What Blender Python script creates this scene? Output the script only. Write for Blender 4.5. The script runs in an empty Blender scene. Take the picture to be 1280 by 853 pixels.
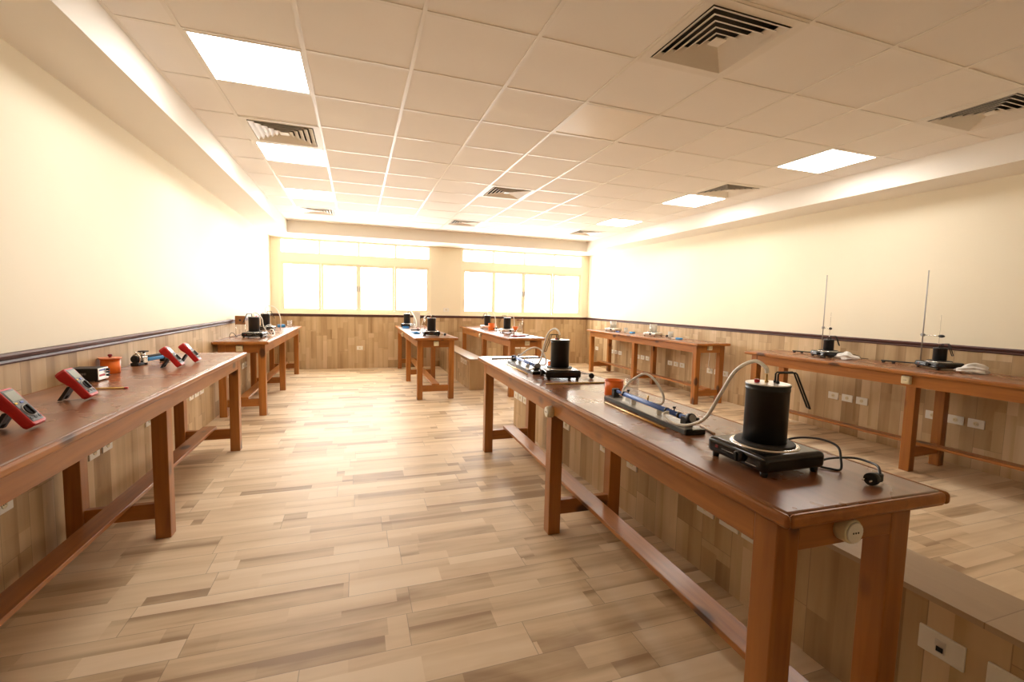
import bpy, bmesh, math, random
from mathutils import Vector, Matrix
random.seed(7)
SC = bpy.context.scene
COL = SC.collection
PI = math.pi

# ------------------------------------------------------------------ helpers
class MB:
    """collects shapes, then links them as ONE mesh object"""
    def __init__(s):
        s.v = []; s.f = []; s.sm = []; s.mi = []; s.m = 0
    def add(s, vs, fs, smooth=False):
        b = len(s.v)
        s.v += [tuple(v) for v in vs]
        for f in fs:
            s.f.append([b + i for i in f]); s.sm.append(smooth); s.mi.append(s.m)
        return s
    def box(s, x0, x1, y0, y1, z0, z1, bev=0, seg=2, M=None, smooth=None):
        bm = bmesh.new()
        bmesh.ops.create_cube(bm, size=1)
        for v in bm.verts:
            v.co = Vector(((x0+x1)/2 + v.co.x*(x1-x0), (y0+y1)/2 + v.co.y*(y1-y0), (z0+z1)/2 + v.co.z*(z1-z0)))
        if bev > 0:
            bmesh.ops.bevel(bm, geom=bm.edges[:], offset=bev, segments=seg, profile=.5, affect='EDGES')
        if M is not None:
            bmesh.ops.transform(bm, matrix=M, verts=bm.verts[:])
        bm.verts.index_update()
        sm = (bev > 0 and seg > 1) if smooth is None else smooth
        bm.normal_update()
        if M is not None: Mi = M.to_3x3().inverted()
        b0 = len(s.f)
        s.add([v.co for v in bm.verts], [[v.index for v in f.verts] for f in bm.faces], sm)
        if sm:
            for k, f in enumerate(bm.faces):          # the six flat sides stay flat, the rounded edges are smooth
                nn = f.normal if M is None else (Mi @ f.normal)
                if max(abs(c) for c in nn) > .9995: s.sm[b0+k] = False
        bm.free(); return s
    def lathe(s, prof, n=24, c=(0,0,0), M=None, smooth=True, cap=True):
        """prof: list of (r, z) from bottom to top"""
        vs = []; fs = []
        for r, z in prof:
            for k in range(n):
                a = 2*PI*k/n
                vs.append(Vector((r*math.cos(a), r*math.sin(a), z)))
        m = len(prof)
        for j in range(m-1):
            for k in range(n):
                k2 = (k+1) % n
                fs.append([j*n+k, j*n+k2, (j+1)*n+k2, (j+1)*n+k])
        caps = []
        if cap:
            caps = [list(range(n))[::-1], [(m-1)*n+k for k in range(n)]]
        if M is not None: vs = [M @ v for v in vs]
        vs = [v + Vector(c) for v in vs]
        b = len(s.v)
        s.add(vs, fs, smooth)
        for f in caps:
            s.f.append([b+i for i in f]); s.sm.append(False); s.mi.append(s.m)
        return s
    def cyl(s, c, r, h, n=20, axis='z', bev=0):
        M = {'z': Matrix.Identity(4), 'x': Matrix.Rotation(PI/2, 4, 'Y'), 'y': Matrix.Rotation(-PI/2, 4, 'X')}[axis]
        p = [(r, -h/2), (r, h/2)] if not bev else [(r-bev, -h/2), (r, -h/2+bev), (r, h/2-bev), (r-bev, h/2)]
        return s.lathe(p, n, c, M)
    def tube(s, pts, r, n=8, smooth_path=True, sub=6, closed=False):
        P = [Vector(p) for p in pts]
        if smooth_path and len(P) > 2:
            Q = []
            for i in range(len(P)-1):
                p0 = P[max(i-1, 0)]; p1 = P[i]; p2 = P[i+1]; p3 = P[min(i+2, len(P)-1)]
                for k in range(sub):
                    t = k/sub
                    Q.append(.5*((2*p1) + (p2-p0)*t + (2*p0-5*p1+4*p2-p3)*t*t + (3*p1-p0-3*p2+p3)*t*t*t))
            Q.append(P[-1]); P = Q
        vs = []; fs = []; nrm = None
        for i, p in enumerate(P):
            d = (P[min(i+1, len(P)-1)] - P[max(i-1, 0)])
            if d.length < 1e-9: d = Vector((0,0,1))
            d.normalize()
            if nrm is None:
                nrm = d.orthogonal().normalized()
            else:
                nrm = nrm - d*nrm.dot(d)
                nrm = nrm.normalized() if nrm.length > 1e-6 else d.orthogonal().normalized()
            b2 = d.cross(nrm)
            for k in range(n):
                a = 2*PI*k/n
                vs.append(p + nrm*(r*math.cos(a)) + b2*(r*math.sin(a)))
        for i in range(len(P)-1):
            for k in range(n):
                k2 = (k+1) % n
                fs.append([i*n+k, i*n+k2, (i+1)*n+k2, (i+1)*n+k])
        b = len(s.v)
        s.add(vs, fs, True)
        for f in ([range(n-1, -1, -1)], [range((len(P)-1)*n, len(P)*n)]):
            s.f.append([b+i for i in f[0]]); s.sm.append(False); s.mi.append(s.m)
        return s
    def prism(s, poly, z0, z1, M=None, smooth=False):
        n = len(poly)
        vs = [Vector((x, y, z0)) for x, y in poly] + [Vector((x, y, z1)) for x, y in poly]
        fs = [list(range(n))[::-1], list(range(n, 2*n))] + [[i, (i+1) % n, n+(i+1) % n, n+i] for i in range(n)]
        if M is not None: vs = [M @ v for v in vs]
        return s.add(vs, fs, smooth)
    def build(s, name, mats, parent=None):
        me = bpy.data.meshes.new(name)
        me.from_pydata(s.v, [], s.f)
        if not isinstance(mats, (list, tuple)): mats = [mats]
        for m in mats: me.materials.append(m)
        me.polygons.foreach_set('use_smooth', s.sm)
        me.polygons.foreach_set('material_index', s.mi)
        me.update()
        bm = bmesh.new(); bm.from_mesh(me)
        bmesh.ops.recalc_face_normals(bm, faces=bm.faces[:])
        bm.to_mesh(me); bm.free()
        o = bpy.data.objects.new(name, me)
        COL.objects.link(o)
        if parent is not None: o.parent = parent
        return o

def thing(name, label, cat, loc=(0,0,0), rz=0, group=None):
    o = bpy.data.objects.new(name, None); COL.objects.link(o)
    o.location = loc; o.rotation_euler = (0, 0, rz); o.empty_display_size = .05
    o['label'] = label; o['category'] = cat
    if group: o['group'] = group
    return o
def tag(o, label, cat, group=None):
    o['label'] = label; o['category'] = cat
    if group: o['group'] = group
    return o
def struct(o, label=None, cat=None):
    o['kind'] = 'structure'
    if label: o['label'] = label
    if cat: o['category'] = cat
    return o
def dup(root, loc, rz=0, label=None, group=None):
    r = root.copy(); COL.objects.link(r); r.location = loc; r.rotation_euler = (0, 0, rz)
    if label: r['label'] = label
    if group: r['group'] = group
    for ch in list(root.children):
        c = ch.copy(); COL.objects.link(c); c.parent = r
        for g in list(ch.children):
            d = g.copy(); COL.objects.link(d); d.parent = c
    return r

# ------------------------------------------------------------------ materials
def new_mat(name):
    m = bpy.data.materials.new(name); m.use_nodes = True
    nt = m.node_tree
    b = nt.nodes['Principled BSDF']
    return m, nt, b
def N(nt, t, **kw):
    n = nt.nodes.new(t)
    for k, v in kw.items(): setattr(n, k, v)
    return n
def L(nt, a, b): nt.links.new(a, b)
def math_n(nt, op, a, b=None, c=None):
    n = N(nt, 'ShaderNodeMath', operation=op)
    for i, x in enumerate((a, b, c)):
        if x is None: continue
        if isinstance(x, (int, float)): n.inputs[i].default_value = x
        else: L(nt, x, n.inputs[i])
    return n.outputs[0]
def plain(name, col, rough=.5, metal=0, spec=.5, noise=.06, nscale=30, coat=0, bump=0, bscale=200):
    m, nt, b = new_mat(name)
    tc = N(nt, 'ShaderNodeTexCoord')
    nz = N(nt, 'ShaderNodeTexNoise'); nz.inputs['Scale'].default_value = nscale; nz.inputs['Detail'].default_value = 3
    L(nt, tc.outputs['Object'], nz.inputs['Vector'])
    mx = N(nt, 'ShaderNodeMix', data_type='RGBA', blend_type='MIX')
    lo = [max(0, c*(1-noise)) for c in col]; hi = [min(1, c*(1+noise)) for c in col]
    mx.inputs[6].default_value = (*lo, 1); mx.inputs[7].default_value = (*hi, 1)
    L(nt, nz.outputs['Fac'], mx.inputs[0])
    L(nt, mx.outputs[2], b.inputs['Base Color'])
    b.inputs['Roughness'].default_value = rough
    b.inputs['Metallic'].default_value = metal
    b.inputs['Specular IOR Level'].default_value = spec
    b.inputs['Coat Weight'].default_value = coat
    b.inputs['Coat Roughness'].default_value = .08
    if bump:
        n2 = N(nt, 'ShaderNodeTexNoise'); n2.inputs['Scale'].default_value = bscale; n2.inputs['Detail'].default_value = 4
        L(nt, tc.outputs['Object'], n2.inputs['Vector'])
        bp = N(nt, 'ShaderNodeBump'); bp.inputs['Strength'].default_value = bump; bp.inputs['Distance'].default_value = .002
        L(nt, n2.outputs['Fac'], bp.inputs['Height']); L(nt, bp.outputs[0], b.inputs['Normal'])
    return m
def glow(name, col, strength):
    m, nt, b = new_mat(name)
    b.inputs['Base Color'].default_value = (.8, .8, .8, 1)
    b.inputs['Emission Color'].default_value = (*col, 1)
    b.inputs['Emission Strength'].default_value = strength
    return m
def glassy(name, col=(1,1,1), rough=.02, clear=.85, haze=None):
    """thin pane: mostly clear, a little gloss (and a milky part when asked)"""
    m, nt, b = new_mat(name)
    nt.nodes.remove(b)
    out = nt.nodes['Material Output']
    tr = N(nt, 'ShaderNodeBsdfTransparent'); tr.inputs[0].default_value = (*col, 1)
    gl = N(nt, 'ShaderNodeBsdfGlossy'); gl.inputs['Roughness'].default_value = rough
    mx = N(nt, 'ShaderNodeMixShader')
    fr = N(nt, 'ShaderNodeLayerWeight'); fr.inputs[0].default_value = .5
    f2 = math_n(nt, 'ADD', math_n(nt, 'MULTIPLY', math_n(nt, 'POWER', fr.outputs['Facing'], 4.), .6), .03)
    L(nt, f2, mx.inputs[0]); L(nt, tr.outputs[0], mx.inputs[1]); L(nt, gl.outputs[0], mx.inputs[2])
    res = mx.outputs[0]
    if haze:
        df = N(nt, 'ShaderNodeBsdfPrincipled'); df.inputs['Base Color'].default_value = (*haze, 1); df.inputs['Roughness'].default_value = .3
        m2 = N(nt, 'ShaderNodeMixShader'); m2.inputs[0].default_value = 1-clear
        L(nt, res, m2.inputs[1]); L(nt, df.outputs[0], m2.inputs[2]); res = m2.outputs[0]
    L(nt, res, out.inputs['Surface'])
    return m

def planks(name, ax_len, ax_row, plen, prow, ramp, rough=.3, row0=0., grain=.35, strip=0., grout=(.22,.16,.11), coat=0., rvar=.15, rscale=1., stripamt=.5):
    """wood-look planks laid in rows; each plank has its own tone. ax_*: 0,1,2"""
    m, nt, b = new_mat(name)
    tc = N(nt, 'ShaderNodeTexCoord')
    sp = N(nt, 'ShaderNodeSeparateXYZ'); L(nt, tc.outputs['Object'], sp.inputs[0])
    u = sp.outputs[ax_len]; v = sp.outputs[ax_row]
    vr = math_n(nt, 'DIVIDE', math_n(nt, 'SUBTRACT', v, row0), prow)
    row = math_n(nt, 'FLOOR', vr)
    wn = N(nt, 'ShaderNodeTexWhiteNoise', noise_dimensions='1D'); L(nt, row, wn.inputs['W'])
    ur = math_n(nt, 'ADD', math_n(nt, 'DIVIDE', u, plen), math_n(nt, 'MULTIPLY', wn.outputs['Value'], 7.31))
    col = math_n(nt, 'FLOOR', ur)
    cb = N(nt, 'ShaderNodeCombineXYZ'); L(nt, row, cb.inputs[0]); L(nt, col, cb.inputs[1])
    w2 = N(nt, 'ShaderNodeTexWhiteNoise', noise_dimensions='3D'); L(nt, cb.outputs[0], w2.inputs['Vector'])
    # grain: noise stretched along the plank, shifted per plank
    off = N(nt, 'ShaderNodeVectorMath', operation='SCALE'); L(nt, w2.outputs['Color'], off.inputs[0]); off.inputs['Scale'].default_value = 40
    ad = N(nt, 'ShaderNodeVectorMath', operation='ADD'); L(nt, tc.outputs['Object'], ad.inputs[0]); L(nt, off.outputs[0], ad.inputs[1])
    mp = N(nt, 'ShaderNodeMapping'); sc = [22., 22., 22.]; sc[ax_len] = 1.6; mp.inputs['Scale'].default_value = sc
    L(nt, ad.outputs[0], mp.inputs['Vector'])
    g1 = N(nt, 'ShaderNodeTexNoise'); g1.inputs['Scale'].default_value = 1.; g1.inputs['Detail'].default_value = 6; g1.inputs['Distortion'].default_value = .6
    L(nt, mp.outputs[0], g1.inputs['Vector'])
    mp2 = N(nt, 'ShaderNodeMapping'); sc = [5., 5., 5.]; sc[ax_len] = 1.3; mp2.inputs['Scale'].default_value = sc
    L(nt, ad.outputs[0], mp2.inputs['Vector'])
    g2 = N(nt, 'ShaderNodeTexNoise'); g2.inputs['Scale'].default_value = 1.; g2.inputs['Detail'].default_value = 3; g2.inputs['Distortion'].default_value = 1.2
    L(nt, mp2.outputs[0], g2.inputs['Vector'])
    t = math_n(nt, 'ADD', math_n(nt, 'ADD', .5*(1-rscale)+.04, math_n(nt, 'MULTIPLY', w2.outputs['Value'], rscale)), math_n(nt, 'MULTIPLY', math_n(nt, 'SUBTRACT', g1.outputs['Fac'], .5), grain*1.5))
    t = math_n(nt, 'ADD', t, math_n(nt, 'MULTIPLY', math_n(nt, 'SUBTRACT', g2.outputs['Fac'], .5), grain*1.9))
    fv0 = math_n(nt, 'FRACT', vr)
    if strip > 0:
        # boards printed inside each tile: two strips of unequal width, broken at their own lengths
        spl = N(nt, 'ShaderNodeMapRange'); L(nt, w2.outputs['Value'], spl.inputs['Value']); spl.inputs['To Min'].default_value = .32; spl.inputs['To Max'].default_value = .68
        sub = math_n(nt, 'GREATER_THAN', fv0, spl.outputs[0])
        c4 = N(nt, 'ShaderNodeCombineXYZ'); L(nt, row, c4.inputs[0]); L(nt, sub, c4.inputs[1]); c4.inputs[2].default_value = 9.1
        w4 = N(nt, 'ShaderNodeTexWhiteNoise', noise_dimensions='3D'); L(nt, c4.outputs[0], w4.inputs['Vector'])
        su = math_n(nt, 'ADD', math_n(nt, 'DIVIDE', u, strip), math_n(nt, 'MULTIPLY', w4.outputs['Value'], 5.7))
        scol = math_n(nt, 'FLOOR', su)
        c3 = N(nt, 'ShaderNodeCombineXYZ'); L(nt, math_n(nt, 'ADD', math_n(nt, 'MULTIPLY', row, 2.), sub), c3.inputs[0]); L(nt, scol, c3.inputs[1]); L(nt, math_n(nt, 'ADD', col, 3.7), c3.inputs[2])
        w3 = N(nt, 'ShaderNodeTexWhiteNoise', noise_dimensions='3D'); L(nt, c3.outputs[0], w3.inputs['Vector'])
        t = math_n(nt, 'ADD', t, math_n(nt, 'MULTIPLY', math_n(nt, 'SUBTRACT', w3.outputs['Value'], .5), stripamt))
        # some boards have a browner edge
        edge = math_n(nt, 'ABSOLUTE', math_n(nt, 'SUBTRACT', fv0, spl.outputs[0]))
        ed = N(nt, 'ShaderNodeMapRange', interpolation_type='SMOOTHSTEP'); L(nt, edge, ed.inputs['Value']); ed.inputs['From Min'].default_value = 0; ed.inputs['From Max'].default_value = .3; ed.inputs['To Min'].default_value = 1; ed.inputs['To Max'].default_value = 0
        sx = N(nt, 'ShaderNodeSeparateColor'); L(nt, w3.outputs['Color'], sx.inputs[0])
        on = math_n(nt, 'MULTIPLY', math_n(nt, 'GREATER_THAN', sx.outputs[1], .55), ed.outputs[0])
        t = math_n(nt, 'SUBTRACT', t, math_n(nt, 'MULTIPLY', on, stripamt*.55))
    cr = N(nt, 'ShaderNodeValToRGB'); L(nt, t, cr.inputs[0])
    els = cr.color_ramp.elements
    while len(els) < len(ramp): els.new(.5)
    for e, (p, c) in zip(els, ramp): e.position = p; e.color = (*c, 1)
    # grout lines
    fv = math_n(nt, 'FRACT', vr); fu = math_n(nt, 'FRACT', ur)
    dv = math_n(nt, 'MULTIPLY', math_n(nt, 'MINIMUM', fv, math_n(nt, 'SUBTRACT', 1., fv)), prow)
    du = math_n(nt, 'MULTIPLY', math_n(nt, 'MINIMUM', fu, math_n(nt, 'SUBTRACT', 1., fu)), plen)
    d = math_n(nt, 'MINIMUM', dv, du)
    ln = math_n(nt, 'LESS_THAN', d, .0016)
    mx = N(nt, 'ShaderNodeMix', data_type='RGBA'); L(nt, math_n(nt, 'MULTIPLY', ln, .55), mx.inputs[0]); L(nt, cr.outputs[0], mx.inputs[6]); mx.inputs[7].default_value = (*grout, 1)
    L(nt, mx.outputs[2], b.inputs['Base Color'])
    L(nt, math_n(nt, 'ADD', rough, math_n(nt, 'MULTIPLY', math_n(nt, 'SUBTRACT', g2.outputs['Fac'], .5), rvar)), b.inputs['Roughness'])
    b.inputs['Coat Weight'].default_value = coat; b.inputs['Specular IOR Level'].default_value = .28
    bp = N(nt, 'ShaderNodeBump'); bp.inputs['Strength'].default_value = .25; bp.inputs['Distance'].default_value = .001
    L(nt, math_n(nt, 'SUBTRACT', math_n(nt, 'MULTIPLY', g1.outputs['Fac'], .4), ln), bp.inputs['Height']); L(nt, bp.outputs[0], b.inputs['Normal'])
    return m

def bench_wood(name, axis, dark, light, rough, knots=True, coat=0., bump=.12):
    """varnished pine, grain along the given axis"""
    m, nt, b = new_mat(name)
    tc = N(nt, 'ShaderNodeTexCoord'); oi = N(nt, 'ShaderNodeObjectInfo')
    sh = math_n(nt, 'MULTIPLY', oi.outputs['Random'], 37.)
    ad = N(nt, 'ShaderNodeVectorMath', operation='ADD'); L(nt, tc.outputs['Object'], ad.inputs[0]); L(nt, sh, ad.inputs[1])
    sc = [26., 26., 26.]; sc[axis] = 1.7
    mp = N(nt, 'ShaderNodeMapping'); mp.inputs['Scale'].default_value = sc; L(nt, ad.outputs[0], mp.inputs['Vector'])
    g = N(nt, 'ShaderNodeTexNoise'); g.inputs['Scale'].default_value = 1.; g.inputs['Detail'].default_value = 5; g.inputs['Distortion'].default_value = .8
    L(nt, mp.outputs[0], g.inputs['Vector'])
    sc = [7., 7., 7.]; sc[axis] = 1.2
    mp3 = N(nt, 'ShaderNodeMapping'); mp3.inputs['Scale'].default_value = sc; L(nt, ad.outputs[0], mp3.inputs['Vector'])
    g2 = N(nt, 'ShaderNodeTexNoise'); g2.inputs['Scale'].default_value = 1.; g2.inputs['Detail'].default_value = 2
    L(nt, mp3.outputs[0], g2.inputs['Vector'])
    t = math_n(nt, 'ADD', math_n(nt, 'MULTIPLY', g.outputs['Fac'], .55), math_n(nt, 'MULTIPLY', g2.outputs['Fac'], .5))
    cr = N(nt, 'ShaderNodeValToRGB'); L(nt, t, cr.inputs[0])
    cr.color_ramp.elements[0].position = .33; cr.color_ramp.elements[0].color = (*dark, 1)
    cr.color_ramp.elements[1].position = .72; cr.color_ramp.elements[1].color = (*light, 1)
    colo = cr.outputs[0]
    if knots:
        sc = [5., 5., 5.]; sc[axis] = 2.6
        mk = N(nt, 'ShaderNodeMapping'); mk.inputs['Scale'].default_value = sc; L(nt, ad.outputs[0], mk.inputs['Vector'])
        vo = N(nt, 'ShaderNodeTexVoronoi', feature='F1'); vo.inputs['Scale'].default_value = 1.; L(nt, mk.outputs[0], vo.inputs['Vector'])
        k = N(nt, 'ShaderNodeMapRange', interpolation_type='SMOOTHSTEP'); L(nt, vo.outputs['Distance'], k.inputs['Value'])
        k.inputs['From Min'].default_value = .10; k.inputs['From Max'].default_value = .22; k.inputs['To Min'].default_value = .85; k.inputs['To Max'].default_value = 0
        mx = N(nt, 'ShaderNodeMix', data_type='RGBA'); L(nt, k.outputs[0], mx.inputs[0]); L(nt, colo, mx.inputs[6]); mx.inputs[7].default_value = (.045, .016, .008, 1)
        colo = mx.outputs[2]
    L(nt, colo, b.inputs['Base Color'])
    n3 = N(nt, 'ShaderNodeTexNoise'); n3.inputs['Scale'].default_value = 4.; n3.inputs['Detail'].default_value = 4; L(nt, ad.outputs[0], n3.inputs['Vector'])
    L(nt, math_n(nt, 'ADD', rough, math_n(nt, 'MULTIPLY', math_n(nt, 'SUBTRACT', n3.outputs['Fac'], .5), .18)), b.inputs['Roughness'])
    b.inputs['Coat Weight'].default_value = coat; b.inputs['Coat Roughness'].default_value = .12
    bp = N(nt, 'ShaderNodeBump'); bp.inputs['Strength'].default_value = bump; bp.inputs['Distance'].default_value = .001
    L(nt, g.outputs['Fac'], bp.inputs['Height']); L(nt, bp.outputs[0], b.inputs['Normal'])
    return m

M = {}
M['floor'] = planks('floor_wood_tile', 0, 1, .9, .2,
    [(-.0, (.36,.24,.14)), (.2, (.50,.36,.22)), (.42, (.64,.48,.305)), (.7, (.725,.565,.38)), (1., (.79,.64,.46))], rough=.44, row0=.187, grain=.42, rscale=.4, strip=.47, stripamt=.62)
DADO = [(0., (.31,.195,.095)), (.3, (.44,.30,.16)), (.65, (.56,.405,.235)), (1., (.66,.50,.32))]
M['dado_x'] = planks('dado_tile_side', 2, 1, .8, .2, DADO, rough=.42, row0=.08, grain=.3, strip=.55, grout=(.2,.14,.09), rscale=.5, stripamt=.5)
M['dado_y'] = planks('dado_tile_back', 2, 0, .8, .2, DADO, rough=.42, row0=.03, grain=.3, strip=.55, grout=(.2,.14,.09), rscale=.5, stripamt=.5)
M['cap_tile'] = planks('cap_tile', 1, 0, 1.0, .3, [(0., (.34,.25,.165)), (.5, (.42,.31,.205)), (1., (.5,.38,.26))], rough=.35, row0=1.72, grain=.4)
M['wall'] = plain('cream_wall_paint', (.86,.785,.61), rough=.6, noise=.02, nscale=3, bump=.05, bscale=60)
M['white'] = plain('white_soffit_paint', (.87,.83,.76), rough=.6, noise=.02, nscale=3)
M['tile'] = plain('ceiling_tile_board', (.89,.845,.78), rough=.75, noise=.03, nscale=2.5, bump=.1, bscale=120)
M['tbar'] = plain('ceiling_grid_metal', (.84,.79,.71), rough=.35, noise=.02)
M['rail'] = bench_wood('mahogany_rail', 1, (.05,.014,.011), (.10,.030,.022), .45, knots=False, coat=0)
M['frame'] = plain('cream_aluminium', (.92,.84,.65), rough=.4, noise=.02)
M['glass'] = glassy('window_glass')
M['top'] = bench_wood('bench_top_wood', 1, (.19,.075,.032), (.32,.135,.062), .28, knots=False, coat=.15, bump=.025)
OR_D, OR_L = (.25,.080,.012), (.47,.180,.033)
M['woodY'] = bench_wood('bench_wood_long', 1, OR_D, OR_L, .36, coat=.06)
M['woodX'] = bench_wood('bench_wood_cross', 0, OR_D, OR_L, .36, coat=.06)
M['woodZ'] = bench_wood('bench_wood_leg', 2, OR_D, OR_L, .36, coat=.06)
M['black'] = plain('black_enamel', (.010,.010,.010), rough=.16, noise=.1)
M['matblack'] = plain('matt_black', (.012,.012,.012), rough=.5, noise=.1)
M['potblack'] = plain('pot_black_paint', (.009,.009,.009), rough=.38, noise=.1, nscale=60)
M['iron'] = plain('cast_iron', (.030,.028,.027), rough=.6, noise=.2, nscale=90)
M['steel'] = plain('bright_steel', (.75,.73,.70), rough=.22, metal=1, noise=.05)
M['alu'] = plain('brushed_aluminium', (.78,.77,.74), rough=.35, metal=.9, noise=.05)
M['brass'] = plain('brass', (.72,.50,.20), rough=.3, metal=1, noise=.05)
M['yellow_rod'] = plain('yellow_varnished_rod', (.70,.48,.16), rough=.35, noise=.05)
M['blue'] = plain('blue_anodised', (.10,.20,.58), rough=.35, noise=.05)
M['skyblue'] = plain('bright_blue_plastic', (.035,.27,.60), rough=.35, noise=.05)
M['hose'] = plain('milky_rubber_hose', (.93,.91,.85), rough=.35, noise=.03)
M['cable'] = plain('black_cable', (.014,.014,.014), rough=.45)
M['white_pl'] = plain('white_plastic', (.82,.79,.72), rough=.35, noise=.02)
M['cream_pl'] = plain('aged_cream_plastic', (.72,.64,.44), rough=.4, noise=.04)
M['grey_pl'] = plain('grey_plastic', (.33,.33,.32), rough=.4)
M['red'] = plain('red_rubber', (.52,.018,.020), rough=.35, noise=.05)
M['darkred'] = plain('dark_red_plastic', (.22,.012,.018), rough=.3)
M['meter_face'] = plain('meter_face', (.115,.12,.125), rough=.45)
M['screen'] = plain('grey_display', (.30,.32,.27), rough=.18, noise=.03)
M['yellow'] = plain('yellow_button', (.75,.50,.03), rough=.4)
M['bluebtn'] = plain('blue_button', (.10,.16,.48), rough=.4)
M['orange'] = plain('orange_plastic', (.92,.19,.015), rough=.35, noise=.04)
M['orange_lid'] = plain('orange_lid_plastic', (.80,.27,.12), rough=.4, noise=.04)
M['baseboard_grey'] = plain('grey_base_paint', (.085,.092,.095), rough=.35, noise=.08)
M['basetop'] = plain('base_scale_sheet', (.46,.46,.43), rough=.25, noise=.06)
M['bag'] = glassy('clear_bag_film', rough=.15, clear=.25, haze=(.92,.91,.88))
M['beaker'] = glassy('beaker_glass', col=(.95,.95,.92), clear=.55, haze=(.70,.67,.60))
M['beaker_thin'] = glassy('thermometer_glass', col=(.97,.96,.93), clear=.88, haze=(.75,.72,.65))
M['rodsteel'] = plain('dull_steel_rod', (.42,.40,.37), rough=.45, metal=.6)
M['clear'] = glassy('clear_plastic', clear=.86, haze=(.85,.85,.83))
M['brownblk'] = plain('brown_wood_block', (.30,.12,.035), rough=.5, noise=.2, nscale=40)
M['pencil'] = plain('yellow_pencil_paint', (.80,.56,.15), rough=.35)
M['woodstick'] = plain('pale_wood_stick', (.70,.50,.33), rough=.5)
M['panel'] = glow('led_panel', (1., .96, .90), 19.)
M['panel_off'] = plain('led_diffuser_off', (.86,.78,.66), rough=.35, noise=.01)
M['duct'] = plain('duct_dark', (.07,.065,.055), rough=.8)
M['vent'] = plain('vent_paint', (.82,.77,.69), rough=.45, noise=.02)
M['paper'] = plain('paper_sheet', (.82,.80,.74), rough=.6)

# ------------------------------------------------------------------ room
XL, XR, YB, YF = -1.58, 5.325, 9.94, -3.2
H = 2.817                      # grid ceiling
ZB = 2.60                      # underside of the perimeter soffit
BL, BR, BB = -1.176, 4.861, 9.20
DZ = 1.066                     # top of the wood-look dado

b = MB(); b.box(XL-.3, XR+.3, YF-.3, YB+.3, -.15, 0)
struct(b.build('floor', M['floor']), 'pale wood-look plank floor', 'floor')

def side_wall(name, x0, x1, lab):
    b = MB(); b.box(x0, x1, YF-.3, YB+.3, 0, H+.25); struct(b.build(name, M['wall']), lab, 'wall')
side_wall('wall_left', XL-.2, XL, 'plain cream wall above the benches with red meters')
side_wall('wall_right', XR, XR+.2, 'plain cream wall behind the benches with tall rods')
b = MB(); b.box(XL-.2, XR+.2, YF-.2, YF, 0, H+.25); struct(b.build('wall_front', M['wall']), 'cream wall behind the viewer', 'wall')
# window wall with two openings
W1 = (-1.44, 1.53); W2 = (2.18, 5.17); WZ0, WZ1 = 1.135, 2.60
b = MB()
b.box(XL, XR, YB, YB+.2, 0, WZ0); b.box(XL, XR, YB, YB+.2, WZ1, H+.25)
b.box(XL, W1[0], YB, YB+.2, WZ0, WZ1); b.box(W1[1], W2[0], YB, YB+.2, WZ0, WZ1); b.box(W2[1], XR, YB, YB+.2, WZ0, WZ1)
struct(b.build('wall_back', M['wall']), 'cream window wall with a pillar between two windows', 'wall')
# dado panels
b = MB(); b.box(XL, XL+.012, YF, YB, 0, DZ); struct(b.build('trim_1', M['dado_x']), 'wood-look dado tiles along the wall with the red meters', 'dado')
b = MB(); b.box(XR-.012, XR, YF, YB, 0, DZ); struct(b.build('trim_2', M['dado_x']), 'wood-look dado tiles along the wall with the tall rods', 'dado')
b = MB(); b.box(XL+.012, XR-.012, YB-.012, YB, 0, DZ); struct(b.build('trim_3', M['dado_y']), 'wood-look dado tiles below the windows', 'dado')
# dark dado rail, moulded section
def rail(name, a, bb, nrm, lab):
    prof = [(0,0), (.016,0), (.022,.008), (.020,.02), (.030,.028), (.034,.042), (.026,.052), (0,.052)]
    a = Vector(a); bb = Vector(bb); nrm = Vector(nrm)
    vs = [p + nrm*d + Vector((0,0,h)) for p in (a, bb) for d, h in prof]
    n = len(prof)
    fs = [[i, (i+1) % n, n+(i+1) % n, n+i] for i in range(n)] + [list(range(n))[::-1], list(range(n, 2*n))]
    m = MB(); m.add(vs, fs); struct(m.build(name, M['rail']), lab, 'dado rail')
rail('trim_4', (XL,YF,DZ), (XL,YB,DZ), (1,0,0), 'dark mahogany rail along the wall with the red meters')
rail('trim_5', (XR,YF,DZ), (XR,YB,DZ), (-1,0,0), 'dark mahogany rail along the wall with the tall rods')
rail('trim_6', (XL+.03,YB,DZ), (XR-.03,YB,DZ), (0,-1,0), 'dark mahogany rail under the windows')

# soffits round the ceiling
b = MB(); b.box(XL, BL, YF, YB, ZB, H+.2); struct(b.build('trim_7', M['white']), 'white boxed soffit over the bench with red meters', 'soffit')
b = MB(); b.box(BR, XR, YF, YB, ZB, H+.2); struct(b.build('trim_8', M['white']), 'white boxed soffit over the benches with tall rods', 'soffit')
b = MB(); b.box(BL, BR, BB, YB, ZB, H+.2); struct(b.build('trim_9', M['white']), 'white boxed soffit in front of the windows', 'soffit')

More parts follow.
